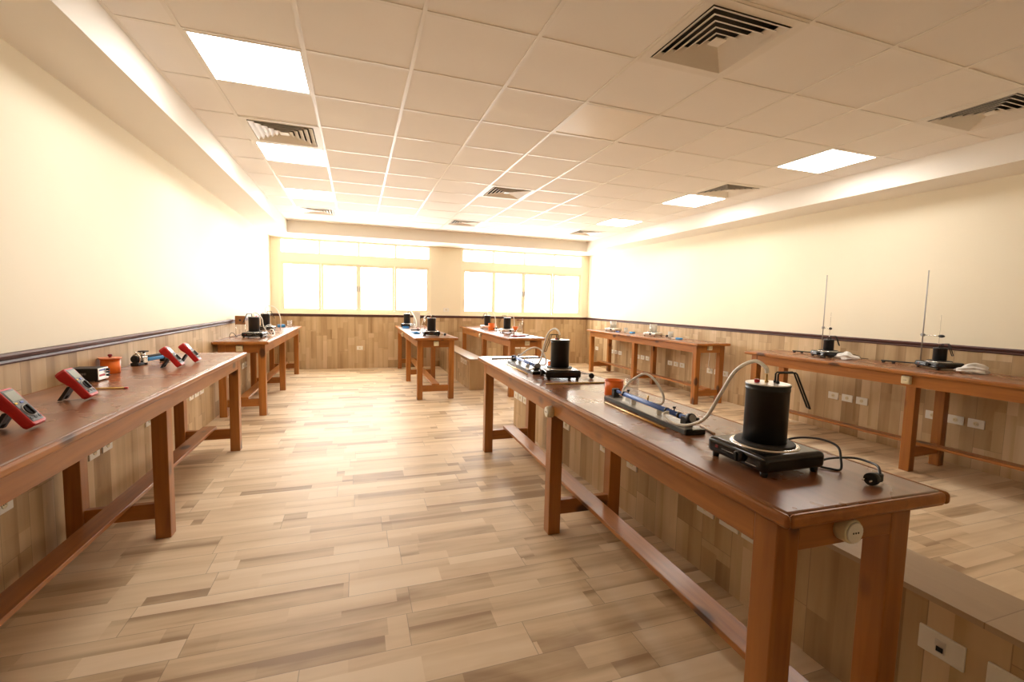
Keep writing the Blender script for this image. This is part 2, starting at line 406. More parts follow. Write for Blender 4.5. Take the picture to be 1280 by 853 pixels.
# grid ceiling: tiles set 8 mm above the visible bars
GX, GY, G = -.8775, 2.3672, .6
cells_vent = [(0,3), (0,9), (4,-1), (4,5), (4,9), (8,-1), (8,3), (8,9)]
cells_lamp = [(0,1), (0,4), (0,7), (8,1), (8,4), (8,7)]
cells_off = [(4,1)]
taken = set(cells_vent + cells_lamp + cells_off)
b = MB()
xs = [BL] + [GX+G*i for i in range(10)] + [BR]
j0, j1 = -9, 11
ys = [GY+G*j for j in range(j0, j1+1)] + [BB]
for ix in range(len(xs)-1):
    for iy in range(len(ys)-1):
        if (ix-1, j0+iy) in taken: continue
        b.box(xs[ix], xs[ix+1], ys[iy], ys[iy+1], H+.0025, H+.02)
b.m = 1
for x in xs[1:-1]: b.box(x-.012, x+.012, YF, BB, H-.001, H+.012)
for y in ys[:-1]: b.box(BL, BR, y-.012, y+.012, H, H+.0115)
b.box(BL, BL+.02, YF, BB, H-.001, H+.012); b.box(BR-.02, BR, YF, BB, H-.001, H+.012); b.box(BL, BR, BB-.02, BB, H-.001, H+.012)
b.m = 2
b.box(BL, BR, YF, BB, H+.12, H+.14)
struct(b.build('ceiling', [M['tile'], M['tbar'], M['duct']]), 'suspended grid ceiling of plain square tiles', 'ceiling')

def ccell(c, r): return (GX+G*(c+.5), GY+G*(r+.5), H)
lab_l = {(0,1): 'square lit ceiling panel nearest the viewer above the bench with red meters',
         (0,4): 'square lit ceiling panel touching a vent on the side of the red meters',
         (0,7): 'square lit ceiling panel farthest back on the side of the red meters',
         (8,1): 'square lit ceiling panel nearest above the benches with tall rods',
         (8,4): 'square lit ceiling panel touching a vent on the side of the tall rods',
         (8,7): 'square lit ceiling panel farthest back on the side of the tall rods',
         (0,-2): 'lit ceiling panel overhead behind the viewer on the side of the red meters',
         (8,-2): 'lit ceiling panel overhead behind the viewer on the side of the tall rods',
         (4,-4): 'lit ceiling panel behind the viewer in the middle of the room'}
for c in cells_lamp + cells_off:
    off = c in cells_off
    t = thing('ceiling_light', 'unlit pale square ceiling panel among plain tiles' if off else lab_l[c], 'ceiling light', ccell(*c), 0, 'square ceiling panels')
    f = MB(); a = .288; w = .012
    f.box(-a, a, -a, -a+w, -.001, .02); f.box(-a, a, a-w, a, -.001, .02); f.box(-a, -a+w, -a+w, a-w, -.001, .02); f.box(a-w, a, -a+w, a-w, -.001, .02)
    f.build('frame', M['tbar'], t)
    d = MB(); d.box(-a+w, a-w, -a+w, a-w, .002, .014); d.build('diffuser', M['panel_off'] if off else M['panel'], t)
# four-way diffusers: nested sloping vanes round a small square
lab_v = {(0,3): 'square louvred vent beside the lit panel over the red meters', (0,9): 'square louvred vent farthest back on the side of the red meters',
         (4,-1): 'large square louvred vent nearest overhead in the middle of the ceiling', (4,5): 'square louvred vent in the middle row, second from the front',
         (4,9): 'square louvred vent in the middle row close to the window soffit', (8,-1): 'square louvred vent nearest on the side of the tall rods',
         (8,3): 'square louvred vent beside a lit panel on the side of the tall rods', (8,9): 'square louvred vent farthest back on the side of the tall rods'}
def ring(mb, a0, z0, a1, z1, th=.004):
    for k in range(4):
        R = Matrix.Rotation(k*PI/2, 4, 'Z')
        vs = [R @ Vector(p) for p in ((-a0,-a0,z0), (a0,-a0,z0), (a1,-a1,z1), (-a1,-a1,z1), (-a0,-a0,z0+th), (a0,-a0,z0+th), (a1,-a1,z1+th), (-a1,-a1,z1+th))]
        mb.add(vs, [[0,1,2,3], [7,6,5,4], [0,4,5,1], [2,6,7,3], [1,5,6,2], [0,3,7,4]])
v0 = None
for c in cells_vent:
    if v0 is None:
        t = v0 = thing('ceiling_vent', lab_v[c], 'vent', ccell(*c), 0, 'louvred ceiling vents')
        f = MB(); ring(f, .294, -.003, .245, -.003, .006); f.build('frame', M['vent'], t)
        bx = MB(); bx.box(-.26, .26, -.26, .26, .085, .09); bx.box(-.262,-.256,-.26,.26,.004,.09); bx.box(.256,.262,-.26,.26,.004,.09); bx.box(-.26,.26,-.262,-.256,.004,.09); bx.box(-.26,.26,.256,.262,.004,.09)
        bx.build('duct_neck', M['duct'], t)
        for k in range(5):
            a = .238 - k*.042
            s_ = MB(); ring(s_, a, -.008+k*.0015, a-.035, .013+k*.0015, .003); s_.build('vane', M['vent'], t)
        s_ = MB(); s_.box(-.034, .034, -.034, .034, .0, .005); s_.build('centre_plate', M['vent'], t)
    else:
        dup(v0, ccell(*c), 0, lab_v[c])

# windows: four sliding sashes below a rail, four fixed lights above
def window(name, x0, x1, lab):
    t = bpy.data.objects.new(name, None); COL.objects.link(t); t.location = ((x0+x1)/2, YB, WZ0)
    struct(t, lab, 'window')
    w = (x1-x0)/2; h = WZ1-WZ0; zt0 = 2.135-WZ0; zt1 = 2.325-WZ0
    f = MB()
    f.box(-w, -w+.05, .0, .09, 0, h); f.box(w-.05, w, .0, .09, 0, h)
    f.box(-w+.05, w-.05, .0, .09, 0, .045); f.box(-w+.05, w-.05, .0, .09, h-.04, h)
    f.box(-w+.05, w-.05, .0, .09, zt0, zt1)
    for k in (-1, 0, 1): f.box(k*w/2-.022, k*w/2+.022, .01, .08, zt1, h-.04)
    f.build('window_frame', M['frame'], t)
    sl = MB(); sl.box(-w-.02, w+.02, -.03, .0, -.018, .0); sl.build('window_sill', M['frame'], t)
    sw = (2*w-.1)/4
    for k in range(4):
        xa = -w+.05+k*sw; yy = .018 if k in (0, 3) else .048
        s_ = MB(); st = .046
        s_.box(xa, xa+st, yy, yy+.026, .045, zt0); s_.box(xa+sw-st, xa+sw, yy, yy+.026, .045, zt0)
        s_.box(xa+st, xa+sw-st, yy, yy+.026, .045, .045+st); s_.box(xa+st, xa+sw-st, yy, yy+.026, zt0-st, zt0)
        so = s_.build('window_sash', M['frame'], t)
        p = MB(); p.box(xa+st, xa+sw-st, yy+.011, yy+.015, .045+st, zt0-st); p.build('pane', M['glass'], so)
        if k in (1, 2):
            hd = MB(); xh = xa+sw-st/2 if k == 1 else xa+st/2
            hd.box(xh-.008, xh+.008, yy-.02, yy, .45, .56, .004); hd.build('latch', M['grey_pl'], so)
    p = MB(); p.box(-w+.05, w-.05, .04, .044, zt1, h-.04); p.build('upper_pane', M['glass'], t)
window('window_1', *W1, 'cream sliding window beside the bench against the wall')
window('window_2', *W2, 'cream sliding window beside the corner without meters')

# low service wall down the middle, in two lengths with a gap between
for nm, y0, y1, lab in (('wall_middle_front', -2.2, 4.96, 'low tiled service wall behind the big front bench'), ('wall_middle_back', 7.1, YB-.013, 'low tiled service wall reaching the window wall')):
    x0 = 1.742 if y0 < 0 else 1.722
    b = MB(); b.box(x0, x0+.25, y0, y1, 0, .485); b.m = 1; b.box(x0-.003, x0+.253, y0-.003, y1, .485, .505)
    struct(b.build(nm, [M['dado_x'], M['cap_tile']]), lab, 'low wall')

# ------------------------------------------------------------------ benches
def bench(label, loc, rz=0, width=.6, length=3.40, boxes=(), cords=()):
    t = thing('lab_bench', label, 'bench', loc, rz, 'varnished wooden lab benches')
    w, l = width/2, length/2
    ov = .035; lw = .078; HT = .9
    tp = MB(); tp.box(-w, w, -l, l, HT-.036, HT, .011, 3); tp.m = 0
    top = tp.build('bench_top', [M['top']], t)
    # orange rounded edge strip round the darker top
    e = MB()
    r = .018; zc = HT-.0185
    for sx in (-1, 1): e.box(sx*w-.012 if sx < 0 else w-.004, -w+.004 if sx < 0 else w+.012, -l-.012, l+.012, HT-.037, HT-.001, .011, 3)
    for sy in (-1, 1): e.box(-w+.004, w-.004, sy*l-.012 if sy < 0 else l-.004, -l+.004 if sy < 0 else l+.012, HT-.037, HT-.001, .011, 3)
    e.build('edge_strip', M['woodY'], t)
    za0, za1 = HT-.142, HT-.037
    X = w-ov; Y = l-ov-.02
    for sx in (-1, 1):
        a = MB(); x0, x1 = (X-.028, X-.002) if sx > 0 else (-X+.002, -X+.028)
        a.box(x0, x1, -Y+lw, Y-lw, za0, za1, .002, 1); a.build('apron', M['woodY'], t)
    for sy in (-1, 1):
        a = MB(); y0, y1 = (Y-.028, Y-.002) if sy > 0 else (-Y+.002, -Y+.028)
        a.box(-X+lw, X-lw, y0, y1, za0, za1, .002, 1); a.build('apron', M['woodX'], t)
    for yc in (-Y+lw/2, 0, Y-lw/2):
        for sx in (-1, 1):
            xc = sx*(X-lw/2)
            if yc == 0: xc = sx*(X-.028-lw/2+.018)
            g = MB(); g.box(xc-lw/2, xc+lw/2, yc-lw/2, yc+lw/2, 0, HT-.038, .004, 2); g.build('leg', M['woodZ'], t)
        c = MB(); c.box(-X+lw*.5, X-lw*.5, yc-.02, yc+.02, .115, .205, .003, 1); c.build('cross_rail', M['woodX'], t)
    s_ = MB(); s_.box(-.055, .055, -Y+.01, Y-.01, .205, .23, .004, 2); s_.build('stretcher', M['woodY'], t)
    # screwed-on socket boxes: (side, along, z, round?)
    for side, along, z, rnd in boxes:
        if side == 'near': Mx = Matrix.Translation((along, -Y+.002, z)) @ Matrix.Rotation(PI/2, 4, 'X')
        elif side == 'left': Mx = Matrix.Translation((-X+.002, along, z)) @ Matrix.Rotation(-PI/2, 4, 'Y') @ Matrix.Rotation(-PI/2, 4, 'Z')
        m = MB()
        if rnd: m.lathe([(.034,0), (.034,.03), (.031,.034)], 24, M=Mx)
        else: m.box(-.036, .036, -.036, .036, 0, .034, .008, 2, M=Mx)
        so = m.build('socket_box', M['cream_pl'], t); so['label'] = 'cream plastic socket box'
        q = MB(); q.lathe([(.029,.0345), (.029,.0375), (.026,.0385)], 20, M=Mx); q.build('socket_face', M['white_pl'] if rnd else M['cream_pl'], so)
        q = MB()
        for k in (-1, 0, 1): q.lathe([(.0028,.0386), (.0028,.0394)], 8, c=Mx.to_3x3() @ Vector((k*.009, 0, 0)), M=Mx)
        q.build('pin_holes', M['matblack'], so)
    for pts in cords:
        m = MB(); m.tube(pts, .0045, 6); q = m.build('socket_cord', M['white_pl'], t); q['label'] = 'thin white cord'
    return t

R = math.radians
bench('wooden lab bench carrying the red multimeters against the wall', (-1.272, 3.09, 0), 0, .575, 3.43)
bench('wooden lab bench against the wall in the far corner by the window', (-1.275, 7.70, 0), 0, .56, 3.43,
      boxes=[('near', -.02, .815, False), ('left', 0, .5, False)][:1])
bench('wooden lab bench in the foreground beside the low wall, largest in view', (1.346, 2.485, 0), R(-1.6), .576, 3.37,
      boxes=[('near', -.02, .806, True), ('left', -.06, .775, True)],
      cords=[[(.20,-.35,.75), (.24,-.62,.66), (.27,-.9,.56), (.292,-1.18,.42)]])
bench('wooden lab bench far back before the low wall, its end facing the viewer', (1.08, 8.15, 0), 0, .6, 3.38,
      boxes=[('near', -.0, .815, False), ('left', .4, .80, False)])
bench('wooden lab bench far back behind the low wall, near the middle of the window wall', (2.43, 8.06, 0), 0, .58, 3.38,
      boxes=[('near', .01, .82, False), ('left', .06, .815, False)])
bench('wooden lab bench with silver hot plates along the wall', (4.935, 6.99, 0), R(-1.3), .57, 3.44,
      boxes=[('near', -.03, .835, False)], cords=[[(-.01,-1.66,.80), (.04,-1.6,.68), (.12,-1.5,.54), (.255,-1.45,.43)]])
bench('wooden lab bench with two tall metal rods along the wall', (4.89, 2.63, 0), R(2.6), .62, 3.40,
      boxes=[('left', .025, .815, False)])

# ------------------------------------------------------------------ wall sockets
def socket(label, p, nrm, group, jack=False):
    t = thing('wall_socket', label, 'socket', p, 0, group)
    t.rotation_euler = (0, 0, math.atan2(nrm[1], nrm[0]) + PI/2)      # local -y looks out of the wall
    m = MB(); m.box(-.06, .06, -.009, .0, -.04, .04, .003, 2); m.build('cover_plate', M['white_pl'], t)
    if jack:
        q = MB(); q.box(-.014, .014, -.0125, -.009, -.02, .02, .001, 1); q.build('jack_module', M['alu'], t)
        q = MB(); q.box(-.009, .009, -.0135, -.0125, -.016, .0); q.build('jack_opening', M['matblack'], t)
    else:
        q = MB(); q.lathe([(.019,0), (.019,.003), (.016,.003), (.015,.001)], 20, c=(0,-.009,0), M=Matrix.Rotation(PI/2, 4, 'X')); q.build('socket_insert', M['cream_pl'], t)
        q = MB()
        for k in (-1, 1): q.cyl((k*.0065, -.0115, 0), .0026, .0015, 8, 'y')
        q.build('pin_holes', M['matblack'], t)
    return t
Z = .418
LG = 'white sockets low on the wall with the red meters'
for y, lab in [(2.70, 'white wall socket lowest in front, under the foremost red meter'),
               (3.32, 'foremost of three white sockets between the legs of the red meter bench'),
               (3.48, 'middle one of three white sockets between the legs of the red meter bench'),
               (3.64, 'rearmost of three white sockets between the legs of the red meter bench'),
               (4.28, 'single white socket half hidden by a leg of the red meter bench'),
               (5.26, 'foremost of three white sockets past the end of the red meter bench'),
               (5.42, 'middle one of three white sockets past the end of the red meter bench'),
               (5.58, 'rearmost of three white sockets past the end of the red meter bench'),
               (6.42, 'foremost of two white sockets just inside the corner bench'),
               (6.60, 'second of two white sockets just inside the corner bench'),
               (7.46, 'white socket halfway under the corner bench, foremost of its pair'),
               (7.64, 'white socket halfway under the corner bench, rear one of its pair'),
               (8.34, 'white socket deepest under the corner bench')]:
    socket(lab, (XL+.012, y, Z), (1,0,0), LG)
RG = 'white sockets low on the wall with the tall rods'
for y, lab in [(9.56, 'white socket closest to the window corner on the side wall'), (9.37, 'white socket second from the window corner on the side wall'),
               (8.70, 'first from the window of three sockets behind the rear leg of the silver plate bench'), (8.54, 'middle of three sockets behind the rear leg of the silver plate bench'), (8.38, 'third from the window of three sockets behind the rear leg of the silver plate bench'),
               (7.73, 'first from the window of three sockets by the middle leg of the silver plate bench'), (7.57, 'middle of three sockets by the middle leg of the silver plate bench'), (7.41, 'third from the window of three sockets by the middle leg of the silver plate bench'),
               (6.74, 'first from the window of three sockets in the front bay of the silver plate bench'), (6.58, 'middle of three sockets in the front bay of the silver plate bench'), (6.42, 'third from the window of three sockets in the front bay of the silver plate bench'),
               (5.77, 'white socket between the front legs of the silver plate bench with a cord to it'), (5.61, 'white socket half hidden by the front leg of the silver plate bench'), (5.45, 'white socket just in front of the silver plate bench'),
               (3.78, 'rearmost of three white sockets in the open bay of the tall rod bench'), (3.62, 'middle of three white sockets in the open bay of the tall rod bench'), (3.46, 'foremost of three white sockets in the open bay of the tall rod bench'),
               (2.80, 'white socket between the middle legs of the tall rod bench'), (2.62, 'white socket shaded by the middle back leg of the tall rod bench'), (2.47, 'white socket nearest the viewer under the tall rod bench')]:
    socket(lab, (XR-.012, y, Z), (-1,0,0), RG)
MG = 'white sockets along the front low wall'
for y, lab, jk in [(4.88, 'farthest of three sockets at the far end of the front low wall', 0), (4.73, 'middle of three sockets at the far end of the front low wall', 0), (4.58, 'nearest of three sockets at the far end of the front low wall', 0),
               (3.70, 'farther of two sockets by the middle legs of the foreground bench', 0), (3.55, 'nearer of two sockets by the middle legs of the foreground bench', 0),
               (2.90, 'white socket beside the back middle leg of the foreground bench', 0), (2.54, 'white socket under the apron where the white cord starts', 0),
               (1.86, 'farthest of three sockets half covered by the apron at the near bay', 0), (1.70, 'middle of three sockets half covered by the apron at the near bay', 0), (1.56, 'nearest of three sockets half covered by the apron at the near bay', 0),
               (.835, 'large white plate with a data jack on the low wall past the bench end', 1), (.665, 'white socket plate cut off at the frame edge, low on the middle wall', 0)]:
    socket(lab, (1.742, y, .36), (-1,0,0), MG, bool(jk))
for y, lab in [(7.69, 'farthest of three small sockets on the rear low wall'), (7.52, 'middle of three small sockets on the rear low wall'), (7.36, 'nearest of three small sockets on the rear low wall')]:
    socket(lab, (1.722, y, Z), (-1,0,0), 'white sockets on the rear low wall')
for x, z, lab in [(.06, Z+.005, 'lone white socket on the dado under the first window'), (3.54, Z, 'left one of two sockets on the dado behind the rear bench'), (3.68, Z, 'right one of two sockets on the dado behind the rear bench')]:
    socket(lab, (x, YB-.012, z), (0,-1,0), 'white sockets under the windows')
socket('cream socket plate on the pillar between the windows', (1.86, YB, 1.245), (0,-1,0), 'white sockets under the windows')

# ------------------------------------------------------------------ apparatus prototypes
def hot_plate(label, loc, rz=0, silver=False, group='electric hot plates'):
    """front with switch and dial looks to local -x; feet on z=0"""
    t = thing('hot_plate', label, 'hot plate', loc, rz, group)
    a = .122
    m = MB(); m.box(-a, a, -a, a, .015, .068, .016, 5); m.build('body', M['alu'] if silver else M['black'], t)
    for sx in (-1, 1):
        for sy in (-1, 1):
            f = MB(); f.lathe([(.010,0), (.012,.018)], 12, c=(sx*(a-.022), sy*(a-.022), 0)); f.build('foot', M['matblack'], t)
    m = MB(); m.lathe([(.103,.064), (.103,.0695), (.097,.0725), (.090,.0715)], 40); m.build('trim_ring', M['steel'], t)
    m = MB(); m.lathe([(.090,.066), (.090,.0755), (.087,.0775)], 40); m.build('heating_plate', M['iron'], t)
    m = MB(); m.lathe([(.017,0), (.017,.012), (.014,.016)], 18, c=(-a, -.028, .043), M=Matrix.Rotation(-PI/2, 4, 'Y'))
    m.box(-a-.021, -a-.014, -.031, -.025, .028, .058, .001, 1); m.build('dial', M['matblack'], t)
    m = MB(); m.box(-a-.0015, -a+.004, .068, .081, .038, .048, .001, 1); m.build('indicator_light', M['darkred'], t)
    m = MB(); m.box(-a-.0008, -a+.002, .0, .052, .040, .0415); m.build('scale_line', M['alu'], t)
    m = MB(); m.box(-a-.0008, -a+.002, -.09, -.05, .030, .0315); m.build('trade_mark_line', M['alu'], t)
    return t
def cord_part(parent, pts, plug=None, r=.0036, loc=None):
    m = MB(); m.tube(pts, r, 7); c = m.build('power_cord', M['cable'], parent)
    if plug:
        x, y, z, rz = plug
        Mx = Matrix.Translation((x, y, z)) @ Matrix.Rotation(rz, 4, 'Z')
        q = MB()
        q.lathe([(.018,-.017), (.018,.0), (.014,.012), (.011,.016)], 18, M=Mx @ Matrix.Rotation(PI/2, 4, 'Y'))
        q.box(.004, .036, -.011, .011, -.012, .012, .004, 2, M=Mx)
        p = q.build('plug', M['matblack'], c)
        q = MB()
        for k in (-1, 1): q.tube([Mx @ Vector((-.017, k*.0095, 0)), Mx @ Vector((-.037, k*.0095, 0))], .0022, 8, False)
        q.build('plug_pins', M['steel'], c)
    return c
def boiler(label, loc, rz=0, r=.064, h=.188, group='black steam boilers', flip=False):
    """black can with bright lid, filler cap, nozzle and wire handle; stands on z=0"""
    t = thing('steam_boiler', label, 'boiler', loc, rz, group)
    m = MB(); m.lathe([(r-.003,0), (r,.003), (r,h-.022), (r+.0015,h-.02), (r+.0015,h-.012), (r,h-.01), (r+.003,h-.004), (r+.003,h)], 44); m.build('can', M['potblack'], t)
    m = MB(); m.lathe([(r+.0015,h-.001), (r+.0015,h+.002), (r-.002,h+.0028)], 44); m.build('lid', M['alu'], t)
    m = MB(); m.lathe([(.008,h+.002), (.0085,h+.011), (.0075,h+.013)], 16, c=(-.032,.006,0)); m.build('filler_cap', M['red'], t)
    m = MB(); m.lathe([(.006,h+.002), (.006,h+.01), (.0035,h+.01), (.0035,h+.03)], 12, c=(.0,.012,0)); m.build('nozzle', M['brass'], t)
    s = -1 if flip else 1
    for dy in (-.008, .010):
        q = MB(); q.lathe([(.0055,h+.002), (.0055,h+.009), (.004,h+.011)], 8, c=(s*.026,dy,0)); q.build('handle_nut', M['matblack'], t)
    q = MB()
    for dy in (-.008, .010):
        q.tube([(s*.026,dy,h+.004), (s*.026,dy,h+.032), (s*.030,dy,h+.037), (s*.078,dy,h+.039), (s*.083,dy,h+.035), (s*.130,dy,h-.075)], .0028, 7, False)
    q.tube([(s*.130,-.008,h-.075), (s*.131,.010,h-.075)], .0028, 7, False)
    q.build('handle', M['matblack'], t)
    return t
def hose(label, pts, r=.0064, group='milky rubber hoses'):
    m = MB(); m.tube(pts, r, 10, True, 8); o = m.build('rubber_hose', M['hose'])
    return tag(o, label, 'hose', group)
T = .9

# ---- foreground bench
hp = hot_plate('black hot plate with a red switch lamp nearest the viewer, under the biggest boiler', (1.268, 1.118, T), R(-1.5))
iv = Matrix.Translation((1.268, 1.118, T)) @ Matrix.Rotation(R(-1.5), 4, 'Z'); iv = iv.inverted()
cw = [(1.385,1.16,.935), (1.425,1.165,.952), (1.465,1.14,.965), (1.488,1.085,.972), (1.485,1.03,.965), (1.468,1.005,.935), (1.448,.99,.906), (1.425,1.01,.9045), (1.415,1.035,.906), (1.435,1.04,.920), (1.475,1.03,.928), (1.52,.998,.934), (1.513,.945,.938), (1.484,.905,.942), (1.455,.88,.928)]
cord_part(hp, [iv @ Vector(p) for p in cw], plug=None)
q = [c for c in hp.children if c.name.startswith('power_cord')][0]
Mx = iv @ Matrix.Translation((1.43, .882, .9195)) @ Matrix.Rotation(R(8), 4, 'Z')
m = MB(); m.lathe([(.018,-.017), (.018,.0), (.014,.012), (.011,.016)], 18, M=Mx @ Matrix.Rotation(PI/2, 4, 'Y')); m.box(.004, .036, -.011, .011, -.012, .012, .004, 2, M=Mx); m.build('plug', M['matblack'], q)
m = MB()
for k in (-1, 1): m.tube([Mx @ Vector((-.017, k*.0095, 0)), Mx @ Vector((-.04, k*.0095, 0))], .0022, 8, False)
m.build('plug_pins', M['steel'], q)
PB = T+.0775
boiler('large black boiler on the foreground hot plate with a red filler cap', (1.268, 1.118, PB), R(-25))

def apparatus(label, loc, rz):
    """linear expansion apparatus: base board, blue jacket tube in two end clamps, dial gauge; length along y"""
    t = thing('expansion_apparatus', label, 'apparatus', loc, rz, 'blue tube expansion apparatus')
    l, w = .345, .045
    m = MB(); m.box(-w, w, -l, l, 0, .020, .002, 1); m.build('base_board', M['baseboard_grey'], t)
    m = MB(); m.box(-w+.003, w-.003, -l+.004, l-.004, .020, .0212); m.build('scale_sheet', M['basetop'], t)
    m = MB(); m.box(-w-.001, w+.001, -l-.012, -l, 0, .021, .002, 1); m.build('end_cap', M['black'], t)
    m = MB(); m.box(-.018, .018, .285, .315, .021, .066, .003, 1); m.box(-.028, .028, .272, .328, .021, .025, .002, 1); m.build('end_clamp', M['matblack'], t)
    m = MB(); m.box(-.017, .019, -.315, -.275, .021, .060, .003, 1); m.build('end_clamp', M['matblack'], t)
    m = MB(); m.lathe([(.0115,-.245), (.0115,.205)], 20, c=(0,0,.054), M=Matrix.Rotation(-PI/2, 4, 'X')); m.build('jacket_tube', M['blue'], t)
    m = MB(); m.lathe([(.008,.225), (.008,.300)], 16, c=(0,0,.054), M=Matrix.Rotation(-PI/2, 4, 'X')); m.lathe([(.0095,-.30), (.0095,-.245)], 16, c=(0,0,.054), M=Matrix.Rotation(-PI/2, 4, 'X')); m.build('tube_end', M['blue'], t)
    for y in (.21, -.16, -.2475):
        m = MB(); m.lathe([(.0135,y-.006), (.0135,y+.006)], 16, c=(0,0,.054), M=Matrix.Rotation(-PI/2, 4, 'X')); m.build('collar', M['matblack'], t)
    for y in (.18, -.205):
        m = MB(); m.lathe([(.003,.06), (.003,.074), (.007,.074), (.007,.082)], 12, c=(0.004,y,0)); m.build('thumb_screw', M['matblack'], t)
    m = MB(); m.lathe([(.004,.062), (.004,.088)], 12, c=(.004,-.0,0)); m.build('outlet_pipe', M['brass'], t)
    m = MB(); m.lathe([(.003,-.024), (.003,0)], 10, c=(-.008,.21,.054), M=Matrix.Rotation(PI/2, 4, 'Y')); m.lathe([(.003,-.03), (.003,0)], 10, c=(-.008,-.19,.054), M=Matrix.Rotation(PI/2, 4, 'Y')); m.build('steam_port', M['steel'], t)
    m = MB(); m.lathe([(.021,-.012), (.021,.006), (.018,.010)], 24, c=(.004,-.318,.058), M=Matrix.Rotation(R(75), 4, 'X')); g = m.build('dial_gauge', M['matblack'], t)
    m = MB(); m.lathe([(.016,.0102), (.016,.0108)], 20, c=(.004,-.318,.058), M=Matrix.Rotation(R(75), 4, 'X')); m.build('dial_face', M['grey_pl'], g)
    m = MB(); m.box(.024, .036, -.33, -.318, .050, .062, .002, 1); m.build('gauge_bracket', M['matblack'], t)
    for y in (.12, -.1):
        m = MB(); m.box(-.012, .012, y-.004, y+.004, .0212, .044); m.build('tube_rest', M['alu'], t)
    return t
apparatus('grey board with a blue tube, lying just beyond the nearest boiler', (1.298, 1.80, T), R(-3.2))
hose('white hose arching from the nearest boiler to the blue tube', [(1.273,1.129,1.1985), (1.270,1.135,1.218), (1.262,1.175,1.232), (1.26,1.245,1.19), (1.265,1.31,1.10), (1.272,1.385,.99), (1.258,1.445,.945), (1.247,1.51,.9275), (1.240,1.565,.930), (1.245,1.605,.945), (1.262,1.612,.954), (1.273,1.605,.955)])
hose('white hose looping up from the far end of the nearest blue tube', [(1.30,2.01,.954), (1.325,2.04,.975), (1.37,2.04,1.018), (1.42,2.0,1.058), (1.45,1.95,1.03), (1.48,1.92,.96), (1.475,1.92,.916), (1.455,1.97,.908), (1.45,2.03,.907), (1.44,2.10,.907)])
m = MB(); m.tube([(1.228,2.06,T+.0045), (1.207,1.54,T+.0045)], .0045, 10, False); tag(m.build('metal_rod', M['brass']), 'brass rod lying along the nearest grey board', 'rod', 'loose rods on the foreground bench')
m = MB(); m.tube([(1.395,1.55,T+.005), (1.352,1.425,T+.005)], .005, 10, False); tag(m.build('wooden_stick', M['woodstick']), 'short pale stick beside the end of the nearest grey board', 'stick')
def cup(name, label, loc, r, h, mat, cat, group=None, lid=None, band=None):
    t = thing(name, label, cat, loc, 0, group)
    m = MB(); m.lathe([(r*.93,0), (r,.004), (r,h), (r-.003,h), (r-.004,.006)], 28); m.build('vessel', mat, t)
    m = MB(); m.lathe([(r+.002,h-.004), (r+.003,h), (r-.002,h+.001)], 28, cap=False); m.build('rim', mat, t)
    if lid:
        m = MB(); m.lathe([(r+.009,h+.001), (r+.009,h+.006), (r+.006,h+.008)], 28); m.build('lid', lid, t)
        m = MB(); m.lathe([(.008,h+.008), (.007,h+.014), (.012,h+.018), (.012,h+.026), (.008,h+.030)], 16); m.build('knob', M['darkred'], t)
    return t
cup('calorimeter_cup', 'orange plastic cup at the far end of the nearest grey board', (1.385, 2.235, T), .052, .088, M['orange'], 'cup', 'orange cups')
cup('clear_beaker', 'clear plastic beaker beside the orange cup on the foreground bench', (1.475, 2.19, T), .036, .098, M['clear'], 'beaker', 'clear beakers')
# second set
hot_plate('black hot plate halfway along the foreground bench', (1.335, 2.865, T), R(-100+90))
h2 = [o for o in bpy.data.objects if o.name.startswith('hot_plate') and o.get('label', '').startswith('black hot plate halfway')][0]
iv = (Matrix.Translation((1.335, 2.865, T)) @ Matrix.Rotation(R(-10), 4, 'Z')).inverted()
cord_part(h2, [iv @ Vector(p) for p in [(1.45,2.90,.935), (1.50,2.93,.93), (1.56,2.90,.915), (1.555,2.84,.925)]], plug=None)
q = [c for c in h2.children if c.name.startswith('power_cord')][0]
Mx = iv @ Matrix.Translation((1.55, 2.80, .9195)) @ Matrix.Rotation(R(70), 4, 'Z')
m = MB(); m.lathe([(.018,-.017), (.018,.0), (.014,.012), (.011,.016)], 18, M=Mx @ Matrix.Rotation(PI/2, 4, 'Y')); m.box(.004, .036, -.011, .011, -.012, .012, .004, 2, M=Mx); m.build('plug', M['matblack'], q)
boiler('large black boiler halfway along the foreground bench', (1.335, 2.865, PB), R(15), flip=True)
apparatus('grey board with a blue tube, beyond the boiler halfway along the foreground bench', (1.262, 3.375, T), R(-3))
hose('white hose arching from the boiler halfway along the foreground bench', [(1.335,2.877,1.1985), (1.33,2.89,1.225), (1.325,2.95,1.238), (1.32,3.04,1.20), (1.315,3.09,1.12), (1.29,3.10,1.0), (1.235,3.07,.945), (1.20,3.12,.924), (1.205,3.18,.94), (1.228,3.186,.954)])
hose('white hose looping up from the far blue tube on the foreground bench', [(1.272,3.585,.956), (1.29,3.55,.98), (1.33,3.49,1.03), (1.38,3.45,1.055), (1.43,3.42,1.03), (1.46,3.40,.96), (1.455,3.42,.912), (1.42,3.52,.907)])
m = MB(); m.tube([(1.135,2.632,T+.005), (1.55,2.60,T+.005)], .005, 10, False); tag(m.build('metal_rod', M['yellow_rod']), 'yellow rod lying crosswise in front of the middle hot plate', 'rod', 'loose rods on the foreground bench')
m = MB(); m.tube([(1.165,3.96,T+.005), (1.66,3.99,T+.005)], .005, 10, False); tag(m.build('metal_rod', M['grey_pl']), 'dark rod lying crosswise at the far end of the foreground bench', 'rod', 'loose rods on the foreground bench')
m = MB(); m.tube([(1.19,3.62,T+.004), (1.168,3.05,T+.004)], .004, 10, False); tag(m.build('metal_rod', M['brass']), 'brass rod lying along the far grey board', 'rod', 'loose rods on the foreground bench')
cup('calorimeter_cup', 'orange plastic cup mostly hidden behind the middle boiler', (1.515, 3.36, T), .05, .045, M['orange'], 'cup', 'orange cups')
